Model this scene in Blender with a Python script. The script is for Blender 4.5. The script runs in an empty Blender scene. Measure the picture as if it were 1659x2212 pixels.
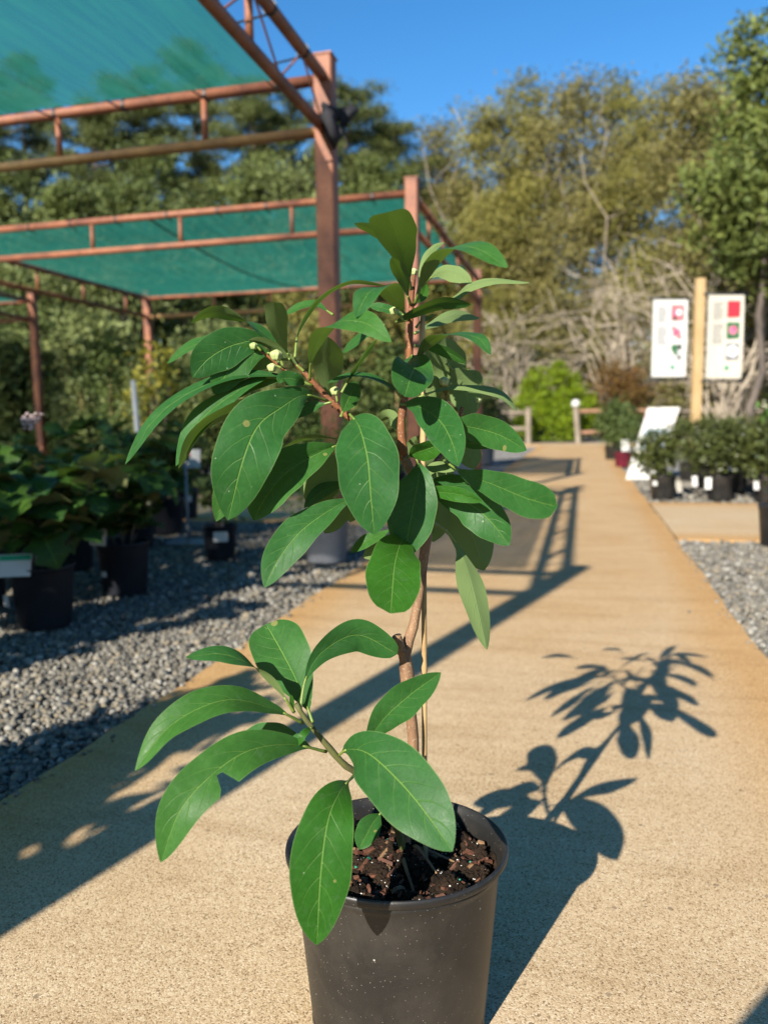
import bpy, math, random
import numpy as np
from mathutils import Vector, Matrix

S = bpy.context.scene
COL = S.collection
R = math.radians
random.seed(7)
RNG = np.random.default_rng(11)

# ------------------------------------------------------------------ camera
CAM_H = 0.88
PITCH = R(6.83)
ROLL = R(0.8)
FPX, CXP, CYP = 1662.0, 829.5, 1106.0            # photograph measured at 1659 x 2212
cam = bpy.data.cameras.new('camera')
cam_o = bpy.data.objects.new('camera', cam)
COL.objects.link(cam_o)
S.camera = cam_o
cam.sensor_fit = 'VERTICAL'
cam.sensor_height = 36.0
cam.sensor_width = 27.0
cam.lens = FPX / 2212.0 * 36.0
cam.clip_start = 0.02
cam.clip_end = 900.0
_f = Vector((0, math.cos(PITCH), -math.sin(PITCH)))
_u0 = Vector((0, math.sin(PITCH), math.cos(PITCH)))
_r0 = Vector((1, 0, 0))
_r = math.cos(ROLL) * _r0 - math.sin(ROLL) * _u0
_u = math.sin(ROLL) * _r0 + math.cos(ROLL) * _u0
cam_o.matrix_world = Matrix(((_r.x, _u.x, -_f.x, 0), (_r.y, _u.y, -_f.y, 0), (_r.z, _u.z, -_f.z, CAM_H), (0, 0, 0, 1)))
cam.dof.use_dof = True
cam.dof.focus_distance = 1.06
cam.dof.aperture_fstop = 3.5

# ------------------------------------------------------------------ sky and sun
SUN_EL, SUN_AZ = 28.5, 210.3                      # azimuth clockwise from +Y
world = bpy.data.worlds.new('World')
S.world = world
world.use_nodes = True
wn, wl = world.node_tree.nodes, world.node_tree.links
sky = wn.new('ShaderNodeTexSky')
sky.sky_type = 'NISHITA'
sky.sun_disc = False
sky.sun_elevation = R(SUN_EL)
sky.sun_rotation = R(SUN_AZ)
sky.air_density = 1.0
sky.dust_density = 0.2
sky.ozone_density = 3.0
hsv = wn.new('ShaderNodeHueSaturation')
hsv.inputs['Saturation'].default_value = 1.30
wl.new(sky.outputs[0], hsv.inputs['Color'])
wl.new(hsv.outputs[0], wn['Background'].inputs[0])
wn['Background'].inputs[1].default_value = 0.077
sun = bpy.data.lights.new('sun', 'SUN')
sun.energy = 5.0
sun.angle = R(0.53)
sun.color = (1.0, 0.93, 0.82)
sun_o = bpy.data.objects.new('sun', sun)
COL.objects.link(sun_o)
_sd = Vector((math.sin(R(SUN_AZ)) * math.cos(R(SUN_EL)), math.cos(R(SUN_AZ)) * math.cos(R(SUN_EL)), math.sin(R(SUN_EL))))
sun_o.rotation_euler = _sd.to_track_quat('Z', 'Y').to_euler()
sun_o.location = (-5, -8, 12)

S.view_settings.view_transform = 'Standard'
S.view_settings.look = 'None'
S.view_settings.exposure = 1.40
S.view_settings.gamma = 1.0
S.render.engine = 'CYCLES'
cy = S.cycles
cy.max_bounces = 7
cy.diffuse_bounces = 3
cy.glossy_bounces = 2
cy.transmission_bounces = 4
cy.transparent_max_bounces = 12
cy.caustics_reflective = False
cy.caustics_refractive = False
cy.use_denoising = True
cy.sample_clamp_indirect = 6.0

# ------------------------------------------------------------------ pixel to place
def ray(px, py):
    X, Y = (px - CXP) / FPX, (CYP - py) / FPX
    d = _f + _r * X + _u * Y
    return d

def ground(px, py, z=0.0):
    d = ray(px, py)
    t = (z - CAM_H) / d.z
    return Vector((d.x * t, d.y * t, z))

def at(px, py, y):
    d = ray(px, py)
    t = y / d.y
    return Vector((d.x * t, y, CAM_H + d.z * t))

NV = Vector((math.cos(R(14.5)), -math.sin(R(14.5)), 0))     # across the path, to its right
TV = Vector((math.sin(R(14.5)), math.cos(R(14.5)), 0))      # along the path
def NT(n, t, z=0.0):
    p = NV * n + TV * t
    return Vector((p.x, p.y, z))

# ------------------------------------------------------------------ materials
def new_mat(name):
    m = bpy.data.materials.new(name)
    m.use_nodes = True
    nt = m.node_tree
    b = nt.nodes['Principled BSDF']
    return m, nt, b

def nd(nt, typ, **kw):
    n = nt.nodes.new(typ)
    for k, v in kw.items():
        setattr(n, k, v)
    return n

def ramp(nt, fac, stops, interp='LINEAR'):
    r = nt.nodes.new('ShaderNodeValToRGB')
    r.color_ramp.interpolation = interp
    el = r.color_ramp.elements
    while len(el) < len(stops):
        el.new(0.5)
    for e, (p, c) in zip(el, stops):
        e.position = p
        e.color = (c[0], c[1], c[2], 1.0)
    nt.links.new(fac, r.inputs[0])
    return r.outputs[0]

def coords(nt, kind='Object'):
    return nt.nodes.new('ShaderNodeTexCoord').outputs[kind]

def noise(nt, vec, scale, detail=4.0, rough=0.55, dist=0.0):
    n = nt.nodes.new('ShaderNodeTexNoise')
    n.inputs['Scale'].default_value = scale
    n.inputs['Detail'].default_value = detail
    n.inputs['Roughness'].default_value = rough
    n.inputs['Distortion'].default_value = dist
    if vec is not None:
        nt.links.new(vec, n.inputs['Vector'])
    return n.outputs['Fac']

def voronoi(nt, vec, scale, feature='F1'):
    n = nt.nodes.new('ShaderNodeTexVoronoi')
    n.feature = feature
    n.inputs['Scale'].default_value = scale
    nt.links.new(vec, n.inputs['Vector'])
    return n

def math_n(nt, op, a, b=None, clamp=False):
    n = nt.nodes.new('ShaderNodeMath')
    n.operation = op
    n.use_clamp = clamp
    for i, v in enumerate((a, b)):
        if v is None:
            continue
        if isinstance(v, (int, float)):
            n.inputs[i].default_value = v
        else:
            nt.links.new(v, n.inputs[i])
    return n.outputs[0]

def mix(nt, fac, a, b, blend='MIX'):
    n = nt.nodes.new('ShaderNodeMix')
    n.data_type = 'RGBA'
    n.blend_type = blend
    for sock, v in ((n.inputs[0], fac), (n.inputs[6], a), (n.inputs[7], b)):
        if isinstance(v, (int, float)):
            sock.default_value = v
        elif isinstance(v, tuple):
            sock.default_value = (v[0], v[1], v[2], 1.0)
        else:
            nt.links.new(v, sock)
    return n.outputs[2]

def bump(nt, b, height, strength=0.3, dist=0.01):
    n = nt.nodes.new('ShaderNodeBump')
    n.inputs['Strength'].default_value = strength
    n.inputs['Distance'].default_value = dist
    nt.links.new(height, n.inputs['Height'])
    nt.links.new(n.outputs[0], b.inputs['Normal'])

def simple(name, c1, c2=None, scale=6.0, rough=0.6, spec=0.4, bmp=0.0, metallic=0.0):
    m, nt, b = new_mat(name)
    b.inputs['Roughness'].default_value = rough
    b.inputs['Specular IOR Level'].default_value = spec
    b.inputs['Metallic'].default_value = metallic
    if c2 is None:
        c2 = tuple(x * 0.8 for x in c1)
    f = noise(nt, coords(nt), scale, 5.0, 0.6)
    col = ramp(nt, f, [(0.35, c2), (0.65, c1)])
    nt.links.new(col, b.inputs['Base Color'])
    if bmp:
        bump(nt, b, noise(nt, coords(nt), scale * 6, 3.0), bmp, 0.004)
    return m

# concrete with exposed aggregate
def mat_path():
    m, nt, b = new_mat('aggregate_concrete')
    b.inputs['Roughness'].default_value = 0.85
    b.inputs['Specular IOR Level'].default_value = 0.2
    co = coords(nt)
    uv = coords(nt, 'UV')
    v = voronoi(nt, co, 390.0)
    sep = nd(nt, 'ShaderNodeSeparateColor')
    nt.links.new(v.outputs['Color'], sep.inputs[0])
    chip = ramp(nt, sep.outputs[0], [(0.0, (0.22, 0.145, 0.08)), (0.08, (0.36, 0.255, 0.15)), (0.25, (0.54, 0.405, 0.25)),
                                    (0.62, (0.63, 0.49, 0.315)), (0.88, (0.70, 0.57, 0.39)), (1.0, (0.78, 0.67, 0.50))])
    big = noise(nt, co, 1.1, 6.0, 0.6, 0.4)
    tint = ramp(nt, big, [(0.30, (0.90, 0.82, 0.70)), (0.52, (0.98, 0.95, 0.90)), (0.70, (1.0, 1.0, 1.0))])
    col = mix(nt, 1.0, chip, tint, 'MULTIPLY')
    # brown staining that creeps in from both edges of the slab
    su = nd(nt, 'ShaderNodeSeparateXYZ')
    nt.links.new(uv, su.inputs[0])
    edge = math_n(nt, 'ABSOLUTE', math_n(nt, 'SUBTRACT', math_n(nt, 'MULTIPLY', su.outputs[0], 2.0), 1.0))
    edge = math_n(nt, 'ADD', edge, math_n(nt, 'MULTIPLY', math_n(nt, 'SUBTRACT', big, 0.5), 0.5))
    st = ramp(nt, edge, [(0.62, (0, 0, 0)), (0.93, (0.85, 0.85, 0.85))])
    along = ramp(nt, math_n(nt, 'MULTIPLY', su.outputs[1], 0.25), [(0.45, (0.0, 0.0, 0.0)), (0.95, (0.42, 0.42, 0.42))])
    stain = nd(nt, 'ShaderNodeMath', operation='MAXIMUM')
    nt.links.new(st, stain.inputs[0])
    nt.links.new(along, stain.inputs[1])
    col2 = mix(nt, 1.0, col, (0.92, 0.70, 0.42), 'MULTIPLY')
    col = mix(nt, stain.outputs[0], col, col2)
    mps = nd(nt, 'ShaderNodeMapping')
    mps.inputs['Scale'].default_value = (1.6, 5.0, 1.0)
    nt.links.new(uv, mps.inputs[0])
    streak = noise(nt, mps.outputs[0], 1.7, 6.0, 0.65, 0.3)
    col = mix(nt, 1.0, col, ramp(nt, streak, [(0.3, (0.80, 0.76, 0.70)), (0.5, (0.96, 0.95, 0.93)), (0.72, (1.0, 1.0, 1.0))]), 'MULTIPLY')
    spots = voronoi(nt, co, 13.0)
    sd = math_n(nt, 'LESS_THAN', spots.outputs['Distance'], 0.07)
    col = mix(nt, math_n(nt, 'MULTIPLY', sd, 0.55), col, (0.12, 0.08, 0.05))
    nt.links.new(col, b.inputs['Base Color'])
    d2 = voronoi(nt, co, 390.0, 'F1')
    bump(nt, b, math_n(nt, 'SUBTRACT', 1.0, d2.outputs['Distance']), 0.22, 0.002)
    return m

def mat_ground():
    m, nt, b = new_mat('gravel_ground')
    b.inputs['Roughness'].default_value = 0.95
    b.inputs['Specular IOR Level'].default_value = 0.1
    co = coords(nt)
    v = voronoi(nt, co, 55.0)
    sep = nd(nt, 'ShaderNodeSeparateColor')
    nt.links.new(v.outputs['Color'], sep.inputs[0])
    stone = ramp(nt, sep.outputs[0], [(0.0, (0.10, 0.09, 0.08)), (0.35, (0.22, 0.21, 0.19)), (0.75, (0.36, 0.35, 0.33)), (1.0, (0.55, 0.53, 0.5))])
    big = noise(nt, co, 0.9, 5.0, 0.6)
    dirt = ramp(nt, big, [(0.5, (0, 0, 0)), (0.66, (0.8, 0.8, 0.8))])
    col = mix(nt, dirt, stone, (0.17, 0.14, 0.095))
    nt.links.new(col, b.inputs['Base Color'])
    bump(nt, b, v.outputs['Distance'], 0.6, 0.012)
    return m

def mat_stone():
    m, nt, b = new_mat('gravel_stone')
    b.inputs['Roughness'].default_value = 0.75
    b.inputs['Specular IOR Level'].default_value = 0.3
    a = nd(nt, 'ShaderNodeAttribute', attribute_name='tone')
    col = ramp(nt, a.outputs['Fac'], [(0.0, (0.06, 0.055, 0.045)), (0.3, (0.15, 0.14, 0.12)), (0.55, (0.25, 0.24, 0.215)),
                                      (0.76, (0.30, 0.235, 0.145)), (0.86, (0.36, 0.345, 0.31)), (1.0, (0.55, 0.53, 0.48))])
    nz = noise(nt, coords(nt), 90.0, 3.0)
    col = mix(nt, 0.35, col, ramp(nt, nz, [(0.3, (0.09, 0.085, 0.07)), (0.7, (0.36, 0.345, 0.31))]))
    nt.links.new(mix(nt, 1.0, col, (0.84, 0.82, 0.78), 'MULTIPLY'), b.inputs['Base Color'])
    return m

# broad two-sided leaf with a pale midrib and arching side veins
def mat_leaf(name, top1, top2, under, trans, vein=(0.14, 0.27, 0.055), tfac=0.22, nveins=9.0, dust=0.10, rough=0.46):
    m, nt, b = new_mat(name)
    out = nt.nodes['Material Output']
    uv = coords(nt, 'UV')
    co = coords(nt, 'Object')
    s = nd(nt, 'ShaderNodeSeparateXYZ')
    nt.links.new(uv, s.inputs[0])
    u = s.outputs[0]
    a = math_n(nt, 'ABSOLUTE', math_n(nt, 'SUBTRACT', math_n(nt, 'MULTIPLY', s.outputs[1], 2.0), 1.0))
    wob = math_n(nt, 'MULTIPLY', math_n(nt, 'SUBTRACT', noise(nt, co, 28.0, 2.0), 0.5), 0.035)
    ph = math_n(nt, 'MULTIPLY', math_n(nt, 'ADD', math_n(nt, 'SUBTRACT', u, math_n(nt, 'MULTIPLY', math_n(nt, 'POWER', a, 1.25), 0.20)), wob), nveins)
    sgn = math_n(nt, 'GREATER_THAN', s.outputs[1], 0.5)
    fr = math_n(nt, 'FRACT', math_n(nt, 'ADD', ph, math_n(nt, 'MULTIPLY', sgn, 0.37)))
    dv = math_n(nt, 'ABSOLUTE', math_n(nt, 'SUBTRACT', fr, 0.5))
    side = ramp(nt, dv, [(0.0, (1, 1, 1)), (0.055, (0, 0, 0))])
    side = math_n(nt, 'MULTIPLY', side, math_n(nt, 'SUBTRACT', 0.95, a, True))
    mid = ramp(nt, a, [(0.012, (1, 1, 1)), (0.036, (0, 0, 0))])
    veins = math_n(nt, 'ADD', math_n(nt, 'MULTIPLY', side, 0.55), math_n(nt, 'MULTIPLY', mid, 0.85), True)
    nz = noise(nt, co, 22.0, 6.0, 0.65)
    top = ramp(nt, nz, [(0.3, top2), (0.7, top1)])
    oi = nd(nt, 'ShaderNodeObjectInfo')
    fl = noise(nt, co, 170.0, 4.0, 0.7)
    top = mix(nt, 1.0, top, ramp(nt, fl, [(0.3, (0.80, 0.84, 0.80)), (0.7, (1.14, 1.10, 1.10))]), 'MULTIPLY')
    top = mix(nt, 1.0, top, ramp(nt, oi.outputs['Random'], [(0.0, (0.80, 0.88, 0.92)), (0.5, (1.0, 1.0, 1.0)), (1.0, (1.32, 1.14, 0.85))]), 'MULTIPLY')
    dn = noise(nt, co, 60.0, 8.0, 0.75, 0.6)
    dm = ramp(nt, dn, [(0.55, (0, 0, 0)), (0.78, (dust, dust, dust))])
    top = mix(nt, dm, top, (0.34, 0.40, 0.31))
    sp = voronoi(nt, co, 75.0)
    spc = nd(nt, 'ShaderNodeSeparateColor')
    nt.links.new(sp.outputs['Color'], spc.inputs[0])
    spk = math_n(nt, 'LESS_THAN', sp.outputs['Distance'], math_n(nt, 'MULTIPLY', math_n(nt, 'POWER', spc.outputs[0], 4.0), 0.10))
    top = mix(nt, math_n(nt, 'MULTIPLY', spk, 0.5), top, (0.45, 0.47, 0.36))
    bl = voronoi(nt, co, 31.0)
    blc = nd(nt, 'ShaderNodeSeparateColor')
    nt.links.new(bl.outputs['Color'], blc.inputs[0])
    blm = math_n(nt, 'LESS_THAN', bl.outputs['Distance'], math_n(nt, 'MULTIPLY', math_n(nt, 'POWER', blc.outputs[1], 6.0), 0.16))
    top = mix(nt, math_n(nt, 'MULTIPLY', blm, 0.7), top, (0.26, 0.24, 0.08))
    top = mix(nt, veins, top, vein)
    top = mix(nt, ramp(nt, a, [(0.965, (0, 0, 0)), (0.99, (0.45, 0.45, 0.45))]), top, (0.20, 0.30, 0.10))
    und = mix(nt, veins, under, tuple(min(1, c * 1.35) for c in under))
    geo = nd(nt, 'ShaderNodeNewGeometry')
    nt.links.new(mix(nt, geo.outputs['Backfacing'], top, und), b.inputs['Base Color'])
    rr = math_n(nt, 'ADD', math_n(nt, 'MULTIPLY', geo.outputs['Backfacing'], 0.35), rough)
    rr = math_n(nt, 'ADD', rr, math_n(nt, 'MULTIPLY', math_n(nt, 'SUBTRACT', dn, 0.5), 0.7))
    nt.links.new(rr, b.inputs['Roughness'])
    b.inputs['Specular IOR Level'].default_value = 0.13
    fine = voronoi(nt, co, 420.0)
    hgt = math_n(nt, 'ADD', math_n(nt, 'MULTIPLY', veins, -1.0), math_n(nt, 'MULTIPLY', fine.outputs['Distance'], 0.08))
    bump(nt, b, hgt, 0.6, 0.0016)
    tr = nd(nt, 'ShaderNodeBsdfTranslucent')
    tr.inputs[0].default_value = (*trans, 1)
    mx = nd(nt, 'ShaderNodeMixShader')
    mx.inputs[0].default_value = tfac
    nt.links.new(b.outputs[0], mx.inputs[1])
    nt.links.new(tr.outputs[0], mx.inputs[2])
    nt.links.new(mx.outputs[0], out.inputs['Surface'])
    return m

# small foliage for crowns
def mat_foliage(name, c1, c2, c3=None, scale=0.8, tfac=0.3, rough=0.6, trans=None, fine=9.0):
    m, nt, b = new_mat(name)
    out = nt.nodes['Material Output']
    co = coords(nt)
    c3 = c3 or c1
    f1 = noise(nt, co, scale, 3.0)
    f2 = noise(nt, co, fine, 2.0)
    oi = nd(nt, 'ShaderNodeObjectInfo')
    col = ramp(nt, f1, [(0.35, c2), (0.65, c1)])
    col = mix(nt, ramp(nt, f2, [(0.45, (0, 0, 0)), (0.72, (0.8, 0.8, 0.8))]), col, c3)
    col = mix(nt, math_n(nt, 'MULTIPLY', oi.outputs['Random'], 0.35), col, c2)
    nt.links.new(col, b.inputs['Base Color'])
    b.inputs['Roughness'].default_value = rough
    b.inputs['Specular IOR Level'].default_value = 0.25
    tr = nd(nt, 'ShaderNodeBsdfTranslucent')
    tc = trans or tuple(min(1, x * 1.3) for x in c3)
    nt.links.new(mix(nt, 0.5, col, tc), tr.inputs[0])
    mx = nd(nt, 'ShaderNodeMixShader')
    mx.inputs[0].default_value = tfac
    nt.links.new(b.outputs[0], mx.inputs[1])
    nt.links.new(tr.outputs[0], mx.inputs[2])
    nt.links.new(mx.outputs[0], out.inputs['Surface'])
    return m

def mat_cloth(name, t_lo, t_hi):
    m, nt, b = new_mat(name)
    out = nt.nodes['Material Output']
    uv = coords(nt, 'UV')
    mp = nd(nt, 'ShaderNodeMapping')
    mp.inputs['Scale'].default_value = (14.0, 1.2, 1.0)
    mp.inputs['Rotation'].default_value = (0, 0, R(0))
    nt.links.new(uv, mp.inputs[0])
    st = noise(nt, mp.outputs[0], 1.6, 5.0, 0.65, 0.3)
    big = noise(nt, uv, 3.0, 3.0)
    col = ramp(nt, st, [(0.25, (0.008, 0.095, 0.074)), (0.8, (0.022, 0.18, 0.14))])
    nt.links.new(col, b.inputs['Base Color'])
    b.inputs['Roughness'].default_value = 0.7
    b.inputs['Specular IOR Level'].default_value = 0.2
    tl = nd(nt, 'ShaderNodeBsdfTranslucent')
    nt.links.new(ramp(nt, st, [(0.25, (0.018, 0.20, 0.15)), (0.8, (0.055, 0.36, 0.26))]), tl.inputs[0])
    m1 = nd(nt, 'ShaderNodeMixShader')
    m1.inputs[0].default_value = 0.55
    nt.links.new(b.outputs[0], m1.inputs[1])
    nt.links.new(tl.outputs[0], m1.inputs[2])
    tp = nd(nt, 'ShaderNodeBsdfTransparent')
    m2 = nd(nt, 'ShaderNodeMixShader')
    fac = ramp(nt, math_n(nt, 'ADD', math_n(nt, 'MULTIPLY', st, 0.7), math_n(nt, 'MULTIPLY', big, 0.3)), [(0.3, (t_hi,) * 3), (0.7, (t_lo,) * 3)])
    nt.links.new(fac, m2.inputs[0])
    nt.links.new(m1.outputs[0], m2.inputs[1])
    nt.links.new(tp.outputs[0], m2.inputs[2])
    nt.links.new(m2.outputs[0], out.inputs['Surface'])
    return m

def mat_steel(name, c1, c2, c3):
    m, nt, b = new_mat(name)
    co = coords(nt)
    f = noise(nt, co, 3.0, 6.0, 0.7)
    col = ramp(nt, f, [(0.3, c2), (0.55, c1), (0.75, c3)])
    sp = noise(nt, co, 60.0, 3.0)
    col = mix(nt, ramp(nt, sp, [(0.58, (0, 0, 0)), (0.7, (0.6, 0.6, 0.6))]), col, c2)
    nt.links.new(col, b.inputs['Base Color'])
    b.inputs['Roughness'].default_value = 0.62
    b.inputs['Specular IOR Level'].default_value = 0.35
    bump(nt, b, sp, 0.2, 0.002)
    return m

def mat_pot():
    m, nt, b = new_mat('black_nursery_plastic')
    co = coords(nt)
    base = ramp(nt, noise(nt, co, 5.0, 5.0, 0.7), [(0.3, (0.013, 0.0125, 0.012)), (0.7, (0.021, 0.0200, 0.019))])
    v = voronoi(nt, co, 62.0)
    sep = nd(nt, 'ShaderNodeSeparateColor')
    nt.links.new(v.outputs['Color'], sep.inputs[0])
    d = math_n(nt, 'LESS_THAN', v.outputs['Distance'], math_n(nt, 'MULTIPLY', math_n(nt, 'POWER', sep.outputs[0], 3.0), 0.13))
    v2 = voronoi(nt, co, 150.0)
    d2 = math_n(nt, 'MULTIPLY', math_n(nt, 'LESS_THAN', v2.outputs['Distance'], 0.10), 0.35)
    fac = math_n(nt, 'MAXIMUM', math_n(nt, 'MULTIPLY', d, 0.8), d2)
    col = mix(nt, fac, base, (0.42, 0.39, 0.33))
    film = ramp(nt, noise(nt, co, 9.0, 7.0, 0.7, 0.5), [(0.45, (0, 0, 0)), (0.8, (0.10, 0.10, 0.10))])
    col = mix(nt, film, col, (0.30, 0.25, 0.19))
    nt.links.new(col, b.inputs['Base Color'])
    b.inputs['Roughness'].default_value = 0.42
    b.inputs['Specular IOR Level'].default_value = 0.4
    bump(nt, b, noise(nt, co, 160.0, 2.0), 0.08, 0.002)
    return m

def mat_bark(name, c1, c2, scale=60.0, spots=True):
    m, nt, b = new_mat(name)
    co = coords(nt)
    mp = nd(nt, 'ShaderNodeMapping')
    mp.inputs['Scale'].default_value = (1, 1, 0.35)
    nt.links.new(co, mp.inputs[0])
    f = noise(nt, mp.outputs[0], scale, 5.0, 0.6)
    col = ramp(nt, f, [(0.35, c2), (0.65, c1)])
    if spots:
        v = voronoi(nt, co, 240.0)
        s = math_n(nt, 'LESS_THAN', v.outputs['Distance'], 0.22)
        col = mix(nt, math_n(nt, 'MULTIPLY', s, 0.5), col, (0.45, 0.36, 0.24))
    nt.links.new(col, b.inputs['Base Color'])
    b.inputs['Roughness'].default_value = 0.7
    b.inputs['Specular IOR Level'].default_value = 0.25
    bump(nt, b, f, 0.5, 0.002)
    return m

M = {}
M['path'] = mat_path()
M['ground'] = mat_ground()
M['stone'] = mat_stone()
M['leaf'] = mat_leaf('paperbush_leaf', (0.038, 0.138, 0.032), (0.024, 0.100, 0.022), (0.170, 0.245, 0.085), (0.16, 0.30, 0.02))
M['leaf_young'] = mat_leaf('young_leaf', (0.036, 0.145, 0.016), (0.026, 0.112, 0.012), (0.170, 0.245, 0.085), (0.18, 0.34, 0.02), dust=0.12)
M['hyd_leaf'] = mat_leaf('oak_leaf', (0.045, 0.105, 0.018), (0.020, 0.058, 0.012), (0.20, 0.22, 0.09), (0.10, 0.2, 0.02), nveins=6.0)
M['steel'] = mat_steel('red_primer_steel', (0.29, 0.105, 0.050), (0.10, 0.036, 0.024), (0.40, 0.170, 0.082))
M['steel_moss'] = mat_steel('weathered_steel', (0.34, 0.20, 0.075), (0.18, 0.10, 0.05), (0.40, 0.28, 0.12))
M['cloth'] = mat_cloth('dense_netting', 0.10, 0.22)
M['cloth_thin'] = mat_cloth('thin_netting', 0.14, 0.30)
M['black_cloth'] = simple('black_cloth', (0.03, 0.03, 0.035), (0.012, 0.012, 0.015), 9.0, 0.8, 0.2, 0.3)
M['pot'] = mat_pot()
M['pot_grey'] = simple('grey_plastic', (0.20, 0.21, 0.23), (0.13, 0.14, 0.155), 4.0, 0.6, 0.3)
M['pot_blue'] = simple('dark_plastic', (0.016, 0.018, 0.026), (0.009, 0.010, 0.014), 4.0, 0.5, 0.3)
M['pot_maroon'] = simple('maroon_plastic', (0.16, 0.012, 0.03), (0.09, 0.008, 0.02), 4.0, 0.5, 0.3)
M['soil'] = simple('potting_soil', (0.035, 0.022, 0.014), (0.010, 0.007, 0.005), 45.0, 0.95, 0.1, 0.8)
M['chip'] = mat_bark('bark_chip', (0.17, 0.070, 0.038), (0.055, 0.024, 0.015), 40.0, False)
M['chip_pale'] = mat_bark('pale_chip', (0.30, 0.18, 0.09), (0.15, 0.085, 0.045), 40.0, False)
M['perlite'] = simple('perlite', (0.75, 0.74, 0.70), (0.5, 0.48, 0.44), 50.0, 0.8, 0.2)
M['prill'] = simple('green_prill', (0.02, 0.22, 0.13), (0.015, 0.15, 0.09), 50.0, 0.4, 0.4)
M['bark'] = mat_bark('stem_bark', (0.30, 0.175, 0.095), (0.15, 0.08, 0.045), 70.0)
M['bark_red'] = mat_bark('young_bark', (0.27, 0.105, 0.035), (0.13, 0.045, 0.02), 70.0)
M['bark_green'] = mat_bark('green_twig', (0.12, 0.13, 0.035), (0.075, 0.07, 0.03), 60.0, False)
M['bamboo'] = mat_bark('bamboo_stake', (0.52, 0.36, 0.17), (0.34, 0.21, 0.09), 50.0, False)
M['petiole'] = simple('petiole', (0.20, 0.27, 0.05), (0.14, 0.20, 0.03), 30.0, 0.45, 0.4)
M['bud'] = simple('flower_bud', (0.52, 0.56, 0.24), (0.36, 0.44, 0.16), 60.0, 0.6, 0.3, 0.2)
M['trunk'] = mat_bark('tree_trunk', (0.15, 0.12, 0.095), (0.06, 0.048, 0.04), 5.0, False)
M['grey_twig'] = mat_bark('grey_twig', (0.46, 0.39, 0.30), (0.26, 0.215, 0.16), 8.0, False)
M['wood'] = mat_bark('pine_post', (0.55, 0.38, 0.19), (0.44, 0.29, 0.13), 6.0, False)
M['wood_grey'] = mat_bark('weathered_rail', (0.34, 0.28, 0.21), (0.22, 0.18, 0.135), 6.0, False)
M['wood_red'] = mat_bark('brown_rail', (0.36, 0.2, 0.12), (0.26, 0.14, 0.08), 6.0, False)
M['white'] = simple('white_board', (0.64, 0.63, 0.60), (0.60, 0.59, 0.56), 3.0, 0.5, 0.4)
M['cream'] = simple('cream_board', (0.62, 0.58, 0.49), (0.58, 0.54, 0.45), 3.0, 0.5, 0.4)
M['black'] = simple('black_metal', (0.02, 0.02, 0.02), (0.012, 0.012, 0.012), 9.0, 0.5, 0.4)
M['grey_metal'] = simple('galvanised', (0.35, 0.37, 0.40), (0.25, 0.27, 0.29), 9.0, 0.5, 0.5)
for k, c in dict(red=(0.72, 0.035, 0.055), pink=(0.72, 0.20, 0.33), palepink=(0.62, 0.17, 0.18), green=(0.035, 0.16, 0.06), white=(0.8, 0.8, 0.8),
                 yellow=(0.7, 0.55, 0.15), teal=(0.02, 0.35, 0.18), grey=(0.22, 0.22, 0.23), dark=(0.05, 0.06, 0.05), rose=(0.60, 0.12, 0.22), sky=(0.45, 0.58, 0.66), tagtan=(0.6, 0.45, 0.3)).items():
    M['print_' + k] = simple('print_' + k, c, tuple(x * 0.9 for x in c), 20.0, 0.5, 0.3)
M['f_olive'] = mat_foliage('olive_foliage', (0.30, 0.280, 0.064), (0.125, 0.130, 0.034), (0.43, 0.375, 0.095), 0.45)
M['f_olive2'] = mat_foliage('dusty_foliage', (0.275, 0.250, 0.080), (0.135, 0.128, 0.045), (0.37, 0.32, 0.11), 0.5)
M['f_pine'] = mat_foliage('pine_needles', (0.150, 0.180, 0.044), (0.060, 0.080, 0.024), (0.22, 0.25, 0.060), 0.5, 0.2)
M['f_mid'] = mat_foliage('mid_green_foliage', (0.165, 0.215, 0.055), (0.055, 0.085, 0.024), (0.27, 0.305, 0.085), 0.7)
M['f_pale'] = mat_foliage('pale_green_foliage', (0.24, 0.285, 0.090), (0.085, 0.115, 0.036), (0.34, 0.37, 0.125), 0.8)
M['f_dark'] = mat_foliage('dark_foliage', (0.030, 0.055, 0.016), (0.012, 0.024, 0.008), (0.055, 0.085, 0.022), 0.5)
M['f_bright'] = mat_foliage('bright_broadleaf', (0.18, 0.235, 0.050), (0.055, 0.095, 0.026), (0.36, 0.37, 0.09), 0.5)
M['f_lime'] = mat_foliage('lime_foliage', (0.27, 0.38, 0.008), (0.12, 0.20, 0.008), (0.34, 0.43, 0.012), 2.2, 0.3)
M['f_rust'] = mat_foliage('rusty_foliage', (0.19, 0.095, 0.025), (0.09, 0.07, 0.02), (0.25, 0.13, 0.03), 1.0)
M['f_yellow'] = mat_foliage('yellow_foliage', (0.30, 0.27, 0.03), (0.16, 0.17, 0.03), (0.40, 0.35, 0.03), 3.0)
M['f_camellia'] = mat_foliage('camellia_foliage', (0.095, 0.115, 0.028), (0.030, 0.046, 0.014), (0.17, 0.175, 0.045), 6.0, 0.2, 0.35, fine=30.0)
M['f_fresh'] = mat_foliage('fresh_green_foliage', (0.11, 0.24, 0.035), (0.06, 0.14, 0.02), (0.18, 0.32, 0.06), 4.0, fine=20.0)
M['f_potted'] = mat_foliage('potted_shrub_foliage', (0.105, 0.161, 0.0364), (0.042, 0.07, 0.0196), (0.224, 0.259, 0.063), 4.0, fine=18.0)
M['bloom'] = simple('faded_bloom', (0.62, 0.48, 0.47), (0.48, 0.36, 0.34), 30.0, 0.8, 0.2)
M['cloth_person'] = simple('jacket', (0.06, 0.07, 0.10), (0.04, 0.05, 0.07), 20.0, 0.9, 0.1)

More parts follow.
